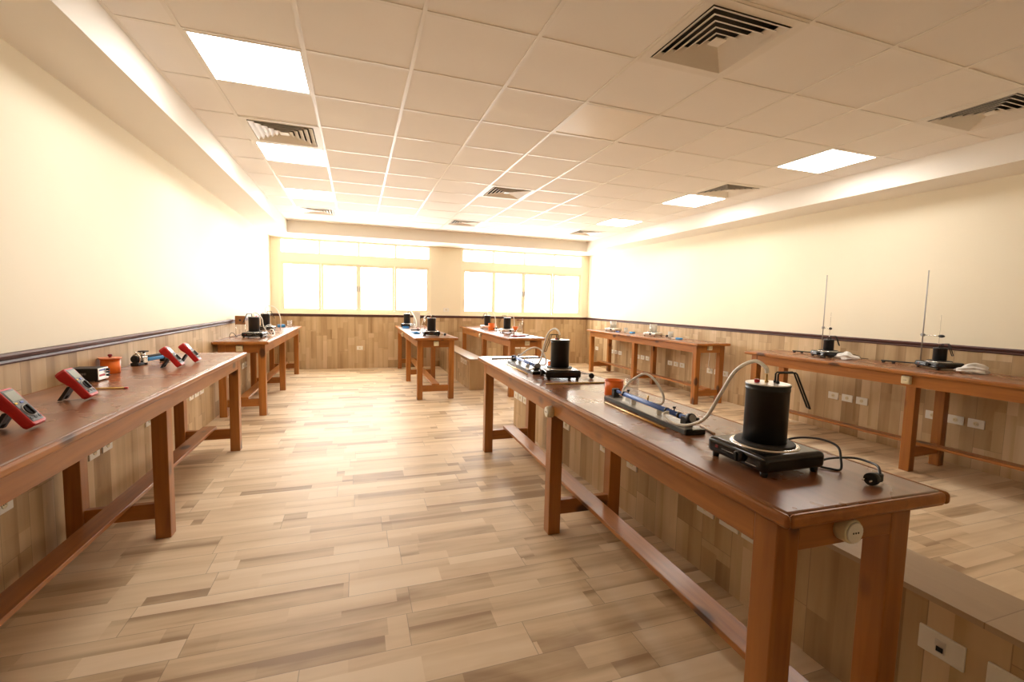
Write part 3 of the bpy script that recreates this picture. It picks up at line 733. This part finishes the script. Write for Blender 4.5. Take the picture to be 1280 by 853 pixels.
# T-shaped clear piece on the far apparatus
t = thing('glass_tee', 'clear glass tee standing behind the far blue tube', 'glass tee', (1.345, 3.66, T))
m = MB(); m.lathe([(.012,0), (.012,.004), (.006,.006), (.006,.075)], 12); m.build('stem', M['clear'], t)
m = MB(); m.tube([(-.035,0,.078), (.035,0,.082)], .007, 10, False); m.build('cross_tube', M['clear'], t)

# ---- left bench: multimeters
def multimeter(label, loc, rz):
    """leans back on a stand; local frame: bottom edge on the y axis, face looks to +x"""
    t = thing('multimeter', label, 'multimeter', loc, rz, 'red multimeters on the bench')
    Wd, Ln, Th = .086, .166, .038
    tilt = R(53)
    # case frame: u along width (y), v up the case, n out of the face
    Mx = Matrix.Translation((0,0,.001)) @ Matrix.Rotation(-(PI/2-tilt), 4, 'Y')       # z axis leans to -x
    Mx = Mx @ Matrix(((0,0,1,0), (1,0,0,0), (0,1,0,0), (0,0,0,1)))                   # (u,v,n) -> (y,z,x)
    m = MB()
    # waisted, rounded outline with a thicker head
    out = []
    for (px, py) in ((-.5,.05), (-.47,.5), (-.5,.80), (-.5,.93), (-.40,1.), (.40,1.), (.5,.93), (.5,.80), (.47,.5), (.5,.05), (.40,0.), (-.40,0.)):
        out.append((px*Wd, py*Ln))
    n = len(out)
    lay = [(-Th*.55, .82), (-Th*.5, .93), (-Th*.1, 1.0), (Th*.28, 1.0), (Th*.42, .93), (Th*.42, .84)]
    vs = []
    for (z, s) in lay:
        for (x, y) in out:
            cx, cy = 0, Ln/2
            zz = z - (.012 if (y > Ln*.72 and z < 0) else 0)
            vs.append(Mx @ Vector((cx+(x-cx)*s, cy+(y-cy)*(1-(1-s)*.55), zz + .02)))
    fs = []
    for j in range(len(lay)-1):
        for k in range(n): fs.append([j*n+k, j*n+(k+1) % n, (j+1)*n+(k+1) % n, (j+1)*n+k])
    fs.append(list(range(n))[::-1]); fs.append([(len(lay)-1)*n+k for k in range(n)])
    m.add(vs, fs, False); cs = m.build('case', M['red'], t)
    bv = cs.modifiers.new('soft', 'BEVEL'); bv.width = .004; bv.segments = 3; bv.limit_method = 'ANGLE'; bv.angle_limit = R(25)
    zf = Th*.42+.02
    m = MB(); m.box(-Wd*.405, Wd*.405, .012, Ln*.95, zf-.004, zf+.0015, .003, 2, M=Mx); fp = m.build('face_plate', M['meter_face'], t)
    m = MB(); m.box(-Wd*.34, Wd*.34, Ln*.64, Ln*.90, zf+.001, zf+.0025, .001, 1, M=Mx); m.build('display', M['screen'], fp)
    m = MB(); m.lathe([(.0265,0), (.0265,.002), (.024,.003)], 28, c=Mx @ Vector((0, Ln*.36, zf+.001)), M=Mx.to_3x3().to_4x4()); d = m.build('dial_ring', M['grey_pl'], fp)
    m = MB(); m.lathe([(.0215,.003), (.0215,.006), (.019,.007)], 24, c=Mx @ Vector((0, Ln*.36, zf+.001)), M=Mx.to_3x3().to_4x4())
    m.box(-.006, .006, Ln*.36-.021, Ln*.36+.021, zf+.006, zf+.015, .003, 2, M=Mx); m.build('dial', M['matblack'], fp)
    m = MB(); m.box(-.032, -.018, Ln*.56, Ln*.605, zf+.001, zf+.004, .001, 1, M=Mx); m.build('yellow_button', M['yellow'], fp)
    m = MB(); m.box(-.002, .014, Ln*.56, Ln*.605, zf+.001, zf+.004, .001, 1, M=Mx); m.build('blue_button', M['bluebtn'], fp)
    for k in (-1, 0, 1):
        m = MB(); m.lathe([(.0062,0), (.0062,.002)], 14, c=Mx @ Vector((k*.0235, .028, zf+.001)), M=Mx.to_3x3().to_4x4()); m.build('jack', M['matblack'], fp)
    # stand: from the back of the case down to the bench
    a = Mx @ Vector((0, Ln*.52, .002)); ft = Vector((-.088, 0, .004))
    d = ft-a
    m = MB()
    for s in (-1, 1):
        m.add([a+Vector((0, s*.030, 0)), a+Vector((0, s*.014, 0)), ft+Vector((0, s*.014, 0)), ft+Vector((0, s*.030, 0)), a+Vector((-.016, s*.030, -.004)), a+Vector((-.016, s*.014, -.004)), ft+Vector((-.016, s*.014, 0)), ft+Vector((-.016, s*.030, 0))],
              [[0,1,2,3], [7,6,5,4], [0,4,5,1], [1,5,6,2], [2,6,7,3], [3,7,4,0]])
    b2 = a + d*.72
    m.add([a+Vector((0,-.012,0)), a+Vector((0,.012,0)), b2+Vector((0,.012,0)), b2+Vector((0,-.012,0)), a+Vector((-.016,-.012,-.004)), a+Vector((-.016,.012,-.004)), b2+Vector((-.016,.012,-.001)), b2+Vector((-.016,-.012,-.001))],
          [[0,1,2,3], [7,6,5,4], [0,4,5,1], [1,5,6,2], [2,6,7,3], [3,7,4,0]])
    m.build('stand', M['matblack'], t)
    return t
MZ = T
multimeter('red multimeter nearest the viewer, cut by the frame edge', (-1.150, 2.155, MZ), R(2))
mm = [o for o in bpy.data.objects if o.name == 'multimeter'][0]
dup(mm, (-1.226, 2.705, MZ), R(2), 'red multimeter second from the viewer, in front of the black power supply')
dup(mm, (-1.200, 3.81, MZ), R(2), 'red multimeter third from the viewer, just past the blue pulley clamp')
dup(mm, (-1.172, 4.085, MZ), R(2), 'red multimeter farthest from the viewer, near the bench end')
# power supply
t = thing('power_supply', 'black power supply box with a pale front beside the orange lidded cup', 'power supply', (-1.488, 3.30, T), R(-3))
m = MB(); m.box(-.075, .068, -.052, .052, .006, .078, .002, 1); m.build('housing', M['matblack'], t)
m = MB(); m.box(.068, .0715, -.05, .05, .008, .076, .001, 1); p = m.build('front_panel', M['alu'], t)
m = MB(); m.box(.0715, .0725, -.04, .012, .028, .040); m.build('red_stripe', M['red'], p)
m = MB(); m.box(.0715, .0725, -.04, .016, .060, .070); m.build('text_strip', M['bluebtn'], p)
for z in (.028, .046, .062):
    m = MB(); m.lathe([(.006,0), (.006,.014)], 12, c=(.0715, .034, z), M=Matrix.Rotation(PI/2, 4, 'Y')); m.build('terminal', M['matblack'], p)
m = MB()
for sx in (-.06, .055):
    for sy in (-.04, .04): m.cyl((sx, sy, .003), .007, .006, 10)
m.build('foot_pads', M['matblack'], t)
m = MB()
for k in range(6): m.box(-.02+k*.006, -.017+k*.006, -.0525, -.052, .040, .052)
m.build('vent_slots', M['grey_pl'], t)
cup('lidded_calorimeter', 'orange cup with a flat lid and dark knob beside the black power supply', (-1.508, 3.60, T), .051, .094, M['orange'], 'cup', None, M['orange_lid'])
m = MB(); m.lathe([(.0035,0), (.0035,.13), (.001,.146)], 6, c=(-1.326,2.988,T+.004), M=Matrix.Rotation(PI/2, 4, 'Y') @ Matrix.Rotation(R(2), 4, 'X'))
t = thing('pencil', 'yellow pencil with a red end lying in front of the power supply', 'pencil', (-1.32, 2.988, T+.0045), R(-3))
m = MB(); m.lathe([(.0042,0), (.0042,.128)], 6, M=Matrix.Rotation(PI/2, 4, 'Y')); m.build('barrel', M['pencil'], t)
m = MB(); m.lathe([(.0044,.128), (.0044,.145)], 6, M=Matrix.Rotation(PI/2, 4, 'Y')); m.build('end_cap', M['red'], t)
# bench pulley clamp with a blue grip
t = thing('pulley_clamp', 'black and silver bench pulley with a blue grip lying by the third multimeter', 'pulley clamp', (-1.50, 3.96, T), R(-17))
m = MB(); m.box(-.028, .028, -.03, .03, 0, .022, .003, 1); m.box(-.012, .012, -.03, .03, .022, .032, .003, 1); m.build('base_block', M['matblack'], t)
m = MB(); m.lathe([(.024,-.009), (.027,-.006), (.02,0), (.027,.006), (.024,.009)], 28, c=(0,-.022,.048), M=Matrix.Rotation(PI/2, 4, 'X')); m.lathe([(.009,-.013), (.009,.013)], 12, c=(0,-.022,.048), M=Matrix.Rotation(PI/2, 4, 'X')); m.build('pulley_wheel', M['matblack'], t)
m = MB(); m.tube([(-.022,-.01,.02), (-.026,-.01,.05), (-.02,-.01,.074), (0,-.01,.083), (.02,-.01,.074), (.026,-.01,.05), (.022,-.01,.02)], .005, 8); m.tube([(0,-.01,.08), (0,-.01,.10)], .006, 10, False); m.build('wheel_fork', M['steel'], t)
m = MB(); m.box(-.02, .02, .03, .075, .012, .062, .004, 1); m.lathe([(.016,0), (.016,.045)], 18, c=(0,.05,.05)); m.build('clamp_body', M['steel'], t)
m = MB(); m.box(-.026, .026, .035, .08, .092, .102, .003, 1); m.lathe([(.014,0), (.014,.03)], 14, c=(.0,.075,.0)); m.build('clamp_screw', M['matblack'], t)
m = MB(); m.box(-.016, .016, .085, .25, .022, .05, .007, 3); m.build('blue_grip', M['skyblue'], t)
m = MB(); m.box(-.014, .014, .09, .28, .05, .064, .004, 2); m.box(-.02, .02, .24, .30, .0, .045, .006, 2); m.build('black_bar', M['matblack'], t)

# ---- corner bench (left, far)
hot_plate('black hot plate at the near end of the corner bench', (-1.245, 6.62, T), R(85))
boiler('black boiler at the near end of the corner bench', (-1.25, 6.62, PB), R(170))
h = [o for o in bpy.data.objects if o.get('label') == 'black hot plate at the near end of the corner bench'][0]
iv = (Matrix.Translation((-1.245, 6.62, T)) @ Matrix.Rotation(R(85), 4, 'Z')).inverted()
cord_part(h, [iv @ Vector(p) for p in [(-1.39,6.68,.935), (-1.44,6.70,.92), (-1.50,6.66,.905), (-1.53,6.62,.91), (-1.52,6.66,.955), (-1.49,6.68,.94), (-1.46,6.64,.908), (-1.44,6.60,.91)]])
t = thing('block_stand', 'brown block on thin wire legs behind the boiler of the corner bench', 'block', (-1.475, 6.95, T), 0)
m = MB(); m.box(-.06, .06, -.02, .02, .15, .265, .004, 1); m.build('block', M['brownblk'], t)
m = MB(); m.cyl((0,-.021,.207), .012, .004, 12, 'y'); m.build('block_hole', M['matblack'], t)
for s in (-1, 1):
    m = MB(); m.tube([(s*.055,0,0), (s*.055,0,.15)], .003, 8, False); m.build('leg', M['steel'], t)
hot_plate('black hot plate halfway along the corner bench', (-1.355, 8.05, T), R(85))
boiler('black boiler halfway along the corner bench', (-1.36, 8.05, PB), R(0))
hose('white hose drooping from the near boiler of the corner bench', [(-1.252,6.608,1.1985), (-1.25,6.62,1.215), (-1.215,6.66,1.207), (-1.175,6.71,1.14), (-1.16,6.74,1.03), (-1.095,6.75,.93), (-1.07,6.78,.907), (-1.05,6.84,.93), (-1.07,6.88,.975), (-1.11,6.92,.985), (-1.12,6.98,.95), (-1.115,7.04,.907)])
hose('white hose arching over the far boiler of the corner bench', [(-1.36,8.062,1.1985), (-1.36,8.07,1.25), (-1.32,8.10,1.285), (-1.25,8.12,1.275), (-1.19,8.14,1.20), (-1.16,8.16,1.08), (-1.165,8.2,.98), (-1.18,8.28,.907)])
t = thing('base_stand', 'black metal base with wire loops beside the corner bench hoses', 'stand', (-1.19, 7.35, T), R(10))
m = MB(); m.box(-.07, .07, -.05, .05, 0, .012, .003, 1); m.build('base', M['matblack'], t)
m = MB(); m.tube([(-.05,0,.012), (-.05,0,.10), (.0,0,.125), (.05,0,.10), (.05,0,.012)], .005, 8); m.build('wire_loop', M['alu'], t)
t = thing('blue_case', 'small blue case beside the clear beaker on the corner bench', 'case', (-1.27, 8.98, T), R(20))
m = MB(); m.box(-.06, .06, -.045, .045, 0, .05, .008, 2); m.build('case_body', M['skyblue'], t)
m = MB(); m.box(-.061, .061, -.046, .046, .036, .042, .002, 1); m.build('case_seam', M['blue'], t)
cup('clear_beaker', 'clear beaker at the window end of the corner bench', (-1.16, 9.20, T), .042, .11, M['clear'], 'beaker', 'clear beakers')

# ---- middle far bench (near side of low wall)
hot_plate('black hot plate at the near end of the bench with its end facing the viewer', (1.07, 6.92, T), R(88))
h = [o for o in bpy.data.objects if o.get('label', '').startswith('black hot plate at the near end of the bench with its end')][0]
iv = (Matrix.Translation((1.07, 6.92, T)) @ Matrix.Rotation(R(88), 4, 'Z')).inverted()
cord_part(h, [iv @ Vector(p) for p in [(1.18,6.98,.935), (1.22,7.0,.92), (1.26,6.97,.908), (1.275,6.91,.915)]])
q = [c for c in h.children if c.name.startswith('power_cord')][0]
Mx = iv @ Matrix.Translation((1.275, 6.88, .9195)) @ Matrix.Rotation(R(70), 4, 'Z')
m = MB(); m.lathe([(.018,-.017), (.018,.0), (.014,.012), (.011,.016)], 18, M=Mx @ Matrix.Rotation(PI/2, 4, 'Y')); m.box(.004, .036, -.011, .011, -.012, .012, .004, 2, M=Mx); m.build('plug', M['matblack'], q)
boiler('black boiler at the near end of the bench with its end facing the viewer', (1.075, 6.92, PB), R(60))
hot_plate('black hot plate at the window end of the bench with its end facing the viewer', (.955, 9.3, T), R(88))
boiler('black boiler at the window end of the bench with its end facing the viewer', (.955, 9.3, PB), R(30))
hose('white hose coiled behind the near boiler of the end-facing bench', [(1.075,6.932,1.1985), (1.05,6.97,1.235), (1.01,7.03,1.20), (.965,7.12,1.08), (.945,7.2,.97), (.965,7.26,.93), (1.0,7.28,.97), (.99,7.25,1.03), (.955,7.2,1.0), (.935,7.15,.907)])
hose('white hose hanging from the far boiler of the end-facing bench', [(.955,9.312,1.1985), (.97,9.3,1.235), (1.02,9.22,1.22), (1.06,9.1,1.15), (1.09,8.95,1.05), (1.085,8.85,.95), (1.05,8.8,.907)])
t = thing('paper_card', 'white card propped up behind the far boiler of the end-facing bench', 'card', (1.16, 9.42, T), R(12))
m = MB(); m.box(-.07, .07, -.003, .003, 0, .30, .001, 1); m.build('card_panel', M['paper'], t)
m = MB(); m.box(-.06, .06, 0, .09, 0, .006); m.build('card_foot', M['paper'], t)
def clampstand(label, loc, rz, h=.2):
    t = thing('clamp_stand', label, 'clamp stand', loc, rz, 'small clamp stands')
    m = MB(); m.box(-.045, .045, -.03, .03, 0, .012, .003, 1); m.build('base', M['matblack'], t)
    m = MB(); m.tube([(0,0,.01), (0,0,h)], .005, 8, False); m.build('rod', M['steel'], t)
    m = MB(); m.box(-.012, .012, -.012, .012, h-.05, h-.02, .003, 1); m.tube([(-.07,0,h-.035), (.05,0,h-.035)], .005, 8, False); m.lathe([(.012,0), (.012,.02)], 12, c=(-.085,0,h-.035), M=Matrix.Rotation(PI/2, 4, 'Y')); m.build('clamp', M['matblack'], t)
    return t
clampstand('small black clamp stand between the boilers of the end-facing bench', (1.11, 7.9, T), R(15), .27)
def blue_slab(label, loc, rz, sx=.05, sy=.12):
    t = thing('blue_tray', label, 'tray', loc, rz, 'blue trays')
    m = MB(); m.box(-sx, sx, -sy, sy, 0, .006, .001, 1); m.build('tray_floor', M['skyblue'], t)
    m = MB(); m.box(-sx, -sx+.004, -sy, sy, .006, .02); m.box(sx-.004, sx, -sy, sy, .006, .02); m.box(-sx, sx, -sy, -sy+.004, .006, .02); m.box(-sx, sx, sy-.004, sy, .006, .02); m.build('tray_rim', M['skyblue'], t)
    return t
blue_slab('blue tray by the near boiler of the end-facing bench', (.895, 7.38, T), R(4))
blue_slab('blue tray towards the window end of the end-facing bench', (.895, 8.95, T), R(-5), .06, .2)
t = thing('dark_clip', 'dark plastic clip lying on the end-facing bench', 'clip', (.985, 8.15, T), R(30))
m = MB(); m.box(-.09, .09, -.02, .02, 0, .02, .005, 2); m.build('clip_body', M['matblack'], t)
m = MB(); m.cyl((.05,0,.03), .014, .02, 12); m.build('clip_knob', M['darkred'], t)
cup('clear_beaker', 'clear beaker beside the far boiler of the end-facing bench', (1.00, 8.7, T), .04, .10, M['clear'], 'beaker', 'clear beakers')

# ---- bench behind the low wall
hot_plate('silver hot plate at the window end of the bench behind the low wall', (2.46, 8.75, T), R(85), True)
boiler('black boiler at the window end of the bench behind the low wall', (2.47, 8.75, PB), R(200))
hot_plate('silver hot plate towards the near end of the bench behind the low wall', (2.49, 7.55, T), R(85), True)
boiler('black boiler towards the near end of the bench behind the low wall', (2.49, 7.55, PB), R(160))
cup('calorimeter_cup', 'orange cup in front of the far silver plate behind the low wall', (2.44, 8.35, T), .062, .13, M['orange'], 'cup', 'orange cups')
t = thing('funnel_stand', 'orange funnel in a clear holder on the bench behind the low wall', 'funnel', (2.475, 7.08, T))
m = MB(); m.lathe([(.012,.05), (.055,.135), (.052,.135), (.010,.054)], 24); m.build('funnel_cone', M['orange'], t)
m = MB(); m.lathe([(.04,0), (.04,.004), (.036,.004), (.03,.09), (.027,.09), (.034,.002)], 24); m.build('holder', M['clear'], t)
hose('white hose rising over the near boiler behind the low wall', [(2.49,7.562,1.1985), (2.50,7.57,1.235), (2.55,7.575,1.25), (2.61,7.59,1.20), (2.64,7.61,1.1), (2.648,7.63,.97), (2.645,7.67,.907)])
hose('white hose beside the far boiler behind the low wall', [(2.47,8.762,1.1985), (2.49,8.75,1.25), (2.55,8.71,1.25), (2.60,8.67,1.15), (2.61,8.64,1.0), (2.60,8.58,.907)])
t = thing('flask_stand', 'clear flask in a ring stand behind the orange funnel', 'flask stand', (2.652, 7.34, T))
m = MB(); m.lathe([(.05,0), (.05,.01), (.045,.014)], 24); m.build('base', M['white_pl'], t)
m = MB(); m.tube([(.045,0,.01), (.045,0,.26)], .005, 8, False); m.build('rod', M['steel'], t)
m = MB(); m.lathe([(.015,.06), (.04,.08), (.042,.11), (.015,.16), (.014,.2)], 20, cap=False); m.build('flask', M['clear'], t)
m = MB(); m.tube([(-.06,0,.235), (.06,0,.24)], .007, 8, False); m.build('cross_bar', M['darkred'], t)
clampstand('small black clamp stand lying before the near silver plate behind the low wall', (2.44, 8.02, T), R(40), .09)
t = thing('red_ruler', 'dark red strip at the near end of the bench behind the low wall', 'strip', (2.39, 6.70, T), R(2))
m = MB(); m.box(-.12, .12, -.025, .025, 0, .016, .003, 1); m.build('strip_body', M['darkred'], t)
m = MB(); m.box(-.11, .11, -.004, .004, .016, .018); m.build('strip_line', M['red'], t)
t = thing('grey_clip', 'small grey clip near the red strip behind the low wall', 'clip', (2.60, 6.86, T), R(10))
m = MB(); m.box(-.05, .05, -.015, .015, 0, .014, .004, 2); m.build('clip_body', M['grey_pl'], t)
m = MB(); m.cyl((.02,0,.018), .01, .01, 12); m.build('clip_knob', M['alu'], t)

# ---- bench with silver hot plates along the wall
def beaker(label, loc, r, h, grp='glass beakers by the silver plates'):
    return cup('glass_beaker', label, loc, r, h, M['beaker'], 'beaker', grp)
hot_plate('silver hot plate nearest the window on the wall bench', (4.90, 8.02, T), R(25), True)
beaker('tall glass beaker on the silver plate nearest the window', (4.90, 8.02, PB), .062, .13)
hot_plate('silver hot plate nearer the viewer on the wall bench', (4.91, 6.73, T), R(20), True)
beaker('tall glass beaker on the silver plate nearer the viewer', (4.91, 6.73, PB), .062, .13)
h = [o for o in bpy.data.objects if o.get('label') == 'silver hot plate nearer the viewer on the wall bench'][0]
iv = (Matrix.Translation((4.91, 6.73, T)) @ Matrix.Rotation(R(20), 4, 'Z')).inverted()
cord_part(h, [iv @ Vector(p) for p in [(5.0,6.62,.935), (5.06,6.64,.92), (5.10,6.60,.91), (5.09,6.56,.92)]])
q = [c for c in h.children if c.name.startswith('power_cord')][0]
Mx = iv @ Matrix.Translation((5.07, 6.55, .9195)) @ Matrix.Rotation(R(-20), 4, 'Z')
m = MB(); m.lathe([(.018,-.017), (.018,.0), (.014,.012), (.011,.016)], 18, M=Mx @ Matrix.Rotation(PI/2, 4, 'Y')); m.box(.004, .036, -.011, .011, -.012, .012, .004, 2, M=Mx); m.build('plug', M['matblack'], q)
beaker('small glass beaker beside the plate nearest the window', (5.0, 7.72, T), .036, .09)
beaker('small glass beaker beside the nearer silver plate', (4.97, 6.33, T), .042, .105)
t = thing('blue_scoop', 'blue scoop with a white handle near the window end of the wall bench', 'scoop', (4.95, 7.42, T), R(95), 'blue scoops')
m = MB(); m.box(-.05, .05, -.035, .035, 0, .03, .01, 3); m.build('scoop_bowl', M['skyblue'], t)
m = MB(); m.tube([(.05,0,.018), (.17,0,.012)], .006, 8, False); m.build('handle', M['white_pl'], t)
dup(t, (4.86, 5.98, T), R(95), 'blue scoop with a white handle nearer the viewer on the wall bench')
t = thing('dark_clip', 'dark clip beside the silver plate nearest the window', 'clip', (4.86, 7.79, T), R(100))
m = MB(); m.box(-.04, .04, -.02, .02, 0, .02, .005, 2); m.build('clip_body', M['blue'], t)
m = MB(); m.cyl((.02,0,.026), .012, .012, 12); m.build('clip_knob', M['matblack'], t)

# ---- bench with tall rods
def retort(label, loc, rz, arm):
    """black base bar on two feet, tall rod, clamp arm reaching to local +y"""
    t = thing('retort_stand', label, 'retort stand', loc, rz, 'tall retort stands')
    m = MB(); m.box(-.012, .012, -.02, .30, .014, .026, .003, 1); m.build('base_bar', M['matblack'], t)
    for y in (.0, .20, .28):
        m = MB(); m.lathe([(.014,0), (.016,.014)], 12, c=(0,y,0)); m.build('foot', M['matblack'], t)
    m = MB(); m.tube([(0,0,.02), (0,0,.915)], .0055, 10, False); m.build('rod', M['rodsteel'], t)
    z, a, l = arm
    Mx = Matrix.Translation((0,0,z-T)) @ Matrix.Rotation(a-rz, 4, 'Z')
    m = MB(); m.box(-.012, .012, -.014, .014, -.014, .014, .003, 1, M=Mx); m.build('boss', M['grey_pl'], t)
    m = MB(); m.tube([Mx @ Vector((0,.03,0)), Mx @ Vector((0,-l,0))], .004, 8, False); c = m.build('clamp_rod', M['steel'], t)
    m = MB(); m.lathe([(.005,0), (.014,.02), (.014,.04), (.008,.06)], 14, c=Mx @ Vector((0,-l+.02,0)), M=(Mx @ Matrix.Rotation(PI/2, 4, 'X')).to_3x3().to_4x4()); m.build('clamp_head', M['matblack'], c)
    return t
def thermometer(label, loc, lean):
    t = thing('thermometer', label, 'thermometer', loc, 0, 'glass thermometers'); t.rotation_euler = (0, lean, 0)
    m = MB(); m.lathe([(.0022,0), (.0024,.01), (.0024,.27), (.0015,.275)], 8); m.build('glass_stem', M['beaker_thin'], t)
    m = MB(); m.lathe([(.0034,0), (.0034,.014)], 8); m.build('bulb', M['steel'], t)
    return t
def small_can(label, loc, rz):
    t = thing('calorimeter_can', label, 'can', loc, rz, 'small black cans')
    r, h = .050, .115
    m = MB(); m.lathe([(r-.002,0), (r,.003), (r,h-.012), (r+.002,h-.01), (r+.002,h)], 36); m.build('can', M['potblack'], t)
    m = MB(); m.lathe([(r,h), (r,h+.003), (r-.004,h+.004)], 36); m.build('lid', M['matblack'], t)
    m = MB(); m.lathe([(.007,h+.003), (.007,h+.02)], 12, c=(-.01,0,0)); m.build('stopper', M['matblack'], t)
    q = MB()
    for dy in (-.009, .009): q.tube([(.015,dy,h), (.015,dy,h+.04), (.062,dy,h+.043), (.068,dy,h+.036), (.105,dy,h-.06)], .0036, 7, False)
    q.tube([(.105,-.009,h-.06), (.106,.009,h-.06)], .0036, 7, False); q.build('handle', M['matblack'], t)
    return t
def bag(label, loc, rz, s=1.):
    bm = bmesh.new(); bmesh.ops.create_icosphere(bm, subdivisions=4, radius=1)
    rr = random.Random(int(loc[0]*1000))
    ph = [rr.uniform(0, 6) for _ in range(9)]
    for v in bm.verts:
        x, y, z = v.co
        k = 1 + .16*math.sin(4*x+ph[0]+3*y) + .08*math.sin(6*y+ph[1]) + .09*math.sin(9*z+ph[2]+5*x) + .06*math.sin(13*x+ph[3])*math.sin(11*y+ph[4]) + .04*abs(math.sin(15*y+11*z+ph[5]))
        v.co = Vector((x*.062*k*s, y*.10*k*s*(1+.5*x*0), max(z, -.35)*.048*k*s*(1+.35*math.sin(3*y+ph[6])) ))
    zmin = min(v.co.z for v in bm.verts)
    for v in bm.verts: v.co.z -= zmin
    me = bpy.data.meshes.new('plastic_bag'); bm.to_mesh(me); bm.free()
    for p in me.polygons: p.use_smooth = True
    me.materials.append(M['bag'])
    o = bpy.data.objects.new('plastic_bag', me); COL.objects.link(o); o.location = loc; o.rotation_euler = (0, 0, rz)
    return tag(o, label, 'bag', 'crumpled clear bags')
hA = hot_plate('black hot plate farther along the tall rod bench', (4.92, 3.60, T), R(-20))
iv = (Matrix.Translation((4.92, 3.60, T)) @ Matrix.Rotation(R(-20), 4, 'Z')).inverted()
cord_part(hA, [iv @ Vector(p) for p in [(5.04,3.59,.935), (5.10,3.57,.945), (5.14,3.53,.93), (5.10,3.49,.91), (5.16,3.44,.906), (5.22,3.46,.915), (5.20,3.52,.935), (5.14,3.50,.92), (5.12,3.43,.91), (5.2,3.36,.905)]])
hB = hot_plate('black hot plate nearer the viewer on the tall rod bench', (5.06, 2.66, T), R(-20))
small_can('small black can on the farther hot plate of the tall rod bench', (4.92, 3.60, PB), R(-30))
small_can('small black can on the nearer hot plate of the tall rod bench', (5.06, 2.66, PB), R(-100))
retort('tall retort stand behind the farther black hot plate', (5.085, 3.80, T), R(20), (1.215, R(-38), .24))
retort('tall retort stand behind the nearer black hot plate', (5.155, 2.86, T), R(20), (1.20, R(-22), .19))
thermometer('thin glass thermometer over the farther small can', (4.935, 3.61, 1.12), 0)
thermometer('thin glass thermometer over the nearer small can', (5.085, 2.69, 1.12), 0)
bag('crumpled clear plastic bag beside the farther black hot plate', (4.90, 3.37, T), R(15), .9)
bag('crumpled clear plastic bag beside the nearer black hot plate', (4.97, 2.385, T), R(30), 1.)

# ------------------------------------------------------------------ light
w = bpy.data.worlds.new('world'); SC.world = w; w.use_nodes = True
nt = w.node_tree; bg = nt.nodes['Background']
sky = nt.nodes.new('ShaderNodeTexSky'); sky.sky_type = 'HOSEK_WILKIE'; sky.turbidity = 4; sky.ground_albedo = .5; sky.sun_direction = (.3, -.5, .8)
mx = nt.nodes.new('ShaderNodeMix'); mx.data_type = 'RGBA'; mx.inputs[0].default_value = .85
mx.inputs[7].default_value = (1., .97, .915, 1)
nt.links.new(sky.outputs[0], mx.inputs[6]); nt.links.new(mx.outputs[2], bg.inputs['Color'])
bg.inputs['Strength'].default_value = 17.
for x0, x1 in (W1, W2):
    ld = bpy.data.lights.new('window_portal', 'AREA'); ld.shape = 'RECTANGLE'; ld.size = x1-x0; ld.size_y = WZ1-WZ0; ld.cycles.is_portal = True
    lo = bpy.data.objects.new('window_portal', ld); COL.objects.link(lo); lo.location = ((x0+x1)/2, YB+.12, (WZ0+WZ1)/2); lo.rotation_euler = (-PI/2, 0, 0)

# ------------------------------------------------------------------ camera
cd = bpy.data.cameras.new('camera'); cam = bpy.data.objects.new('camera', cd); COL.objects.link(cam)
cd.sensor_width = 36; cd.lens = 568.9*36/1280; cd.clip_start = .02
yaw, pitch, roll = .3300, .0811, .0228
Fv = Vector((math.sin(yaw)*math.cos(pitch), math.cos(yaw)*math.cos(pitch), -math.sin(pitch)))
Rv = Vector((math.cos(yaw), -math.sin(yaw), 0)); Uv = Rv.cross(Fv)
R2 = Rv*math.cos(roll) + Uv*math.sin(roll); U2 = -Rv*math.sin(roll) + Uv*math.cos(roll)
cam.matrix_world = Matrix(((R2.x, U2.x, -Fv.x, 0), (R2.y, U2.y, -Fv.y, 0), (R2.z, U2.z, -Fv.z, 1.405), (0,0,0,1)))
SC.camera = cam
SC.view_settings.view_transform = 'Standard'; SC.view_settings.look = 'None'; SC.view_settings.gamma = 1; SC.view_settings.use_curve_mapping = False
SC.view_settings.exposure = .1
SC.cycles.use_denoising = True
SC.cycles.max_bounces = 10; SC.cycles.diffuse_bounces = 6; SC.cycles.transparent_max_bounces = 16
SC.cycles.sample_clamp_indirect = 8.
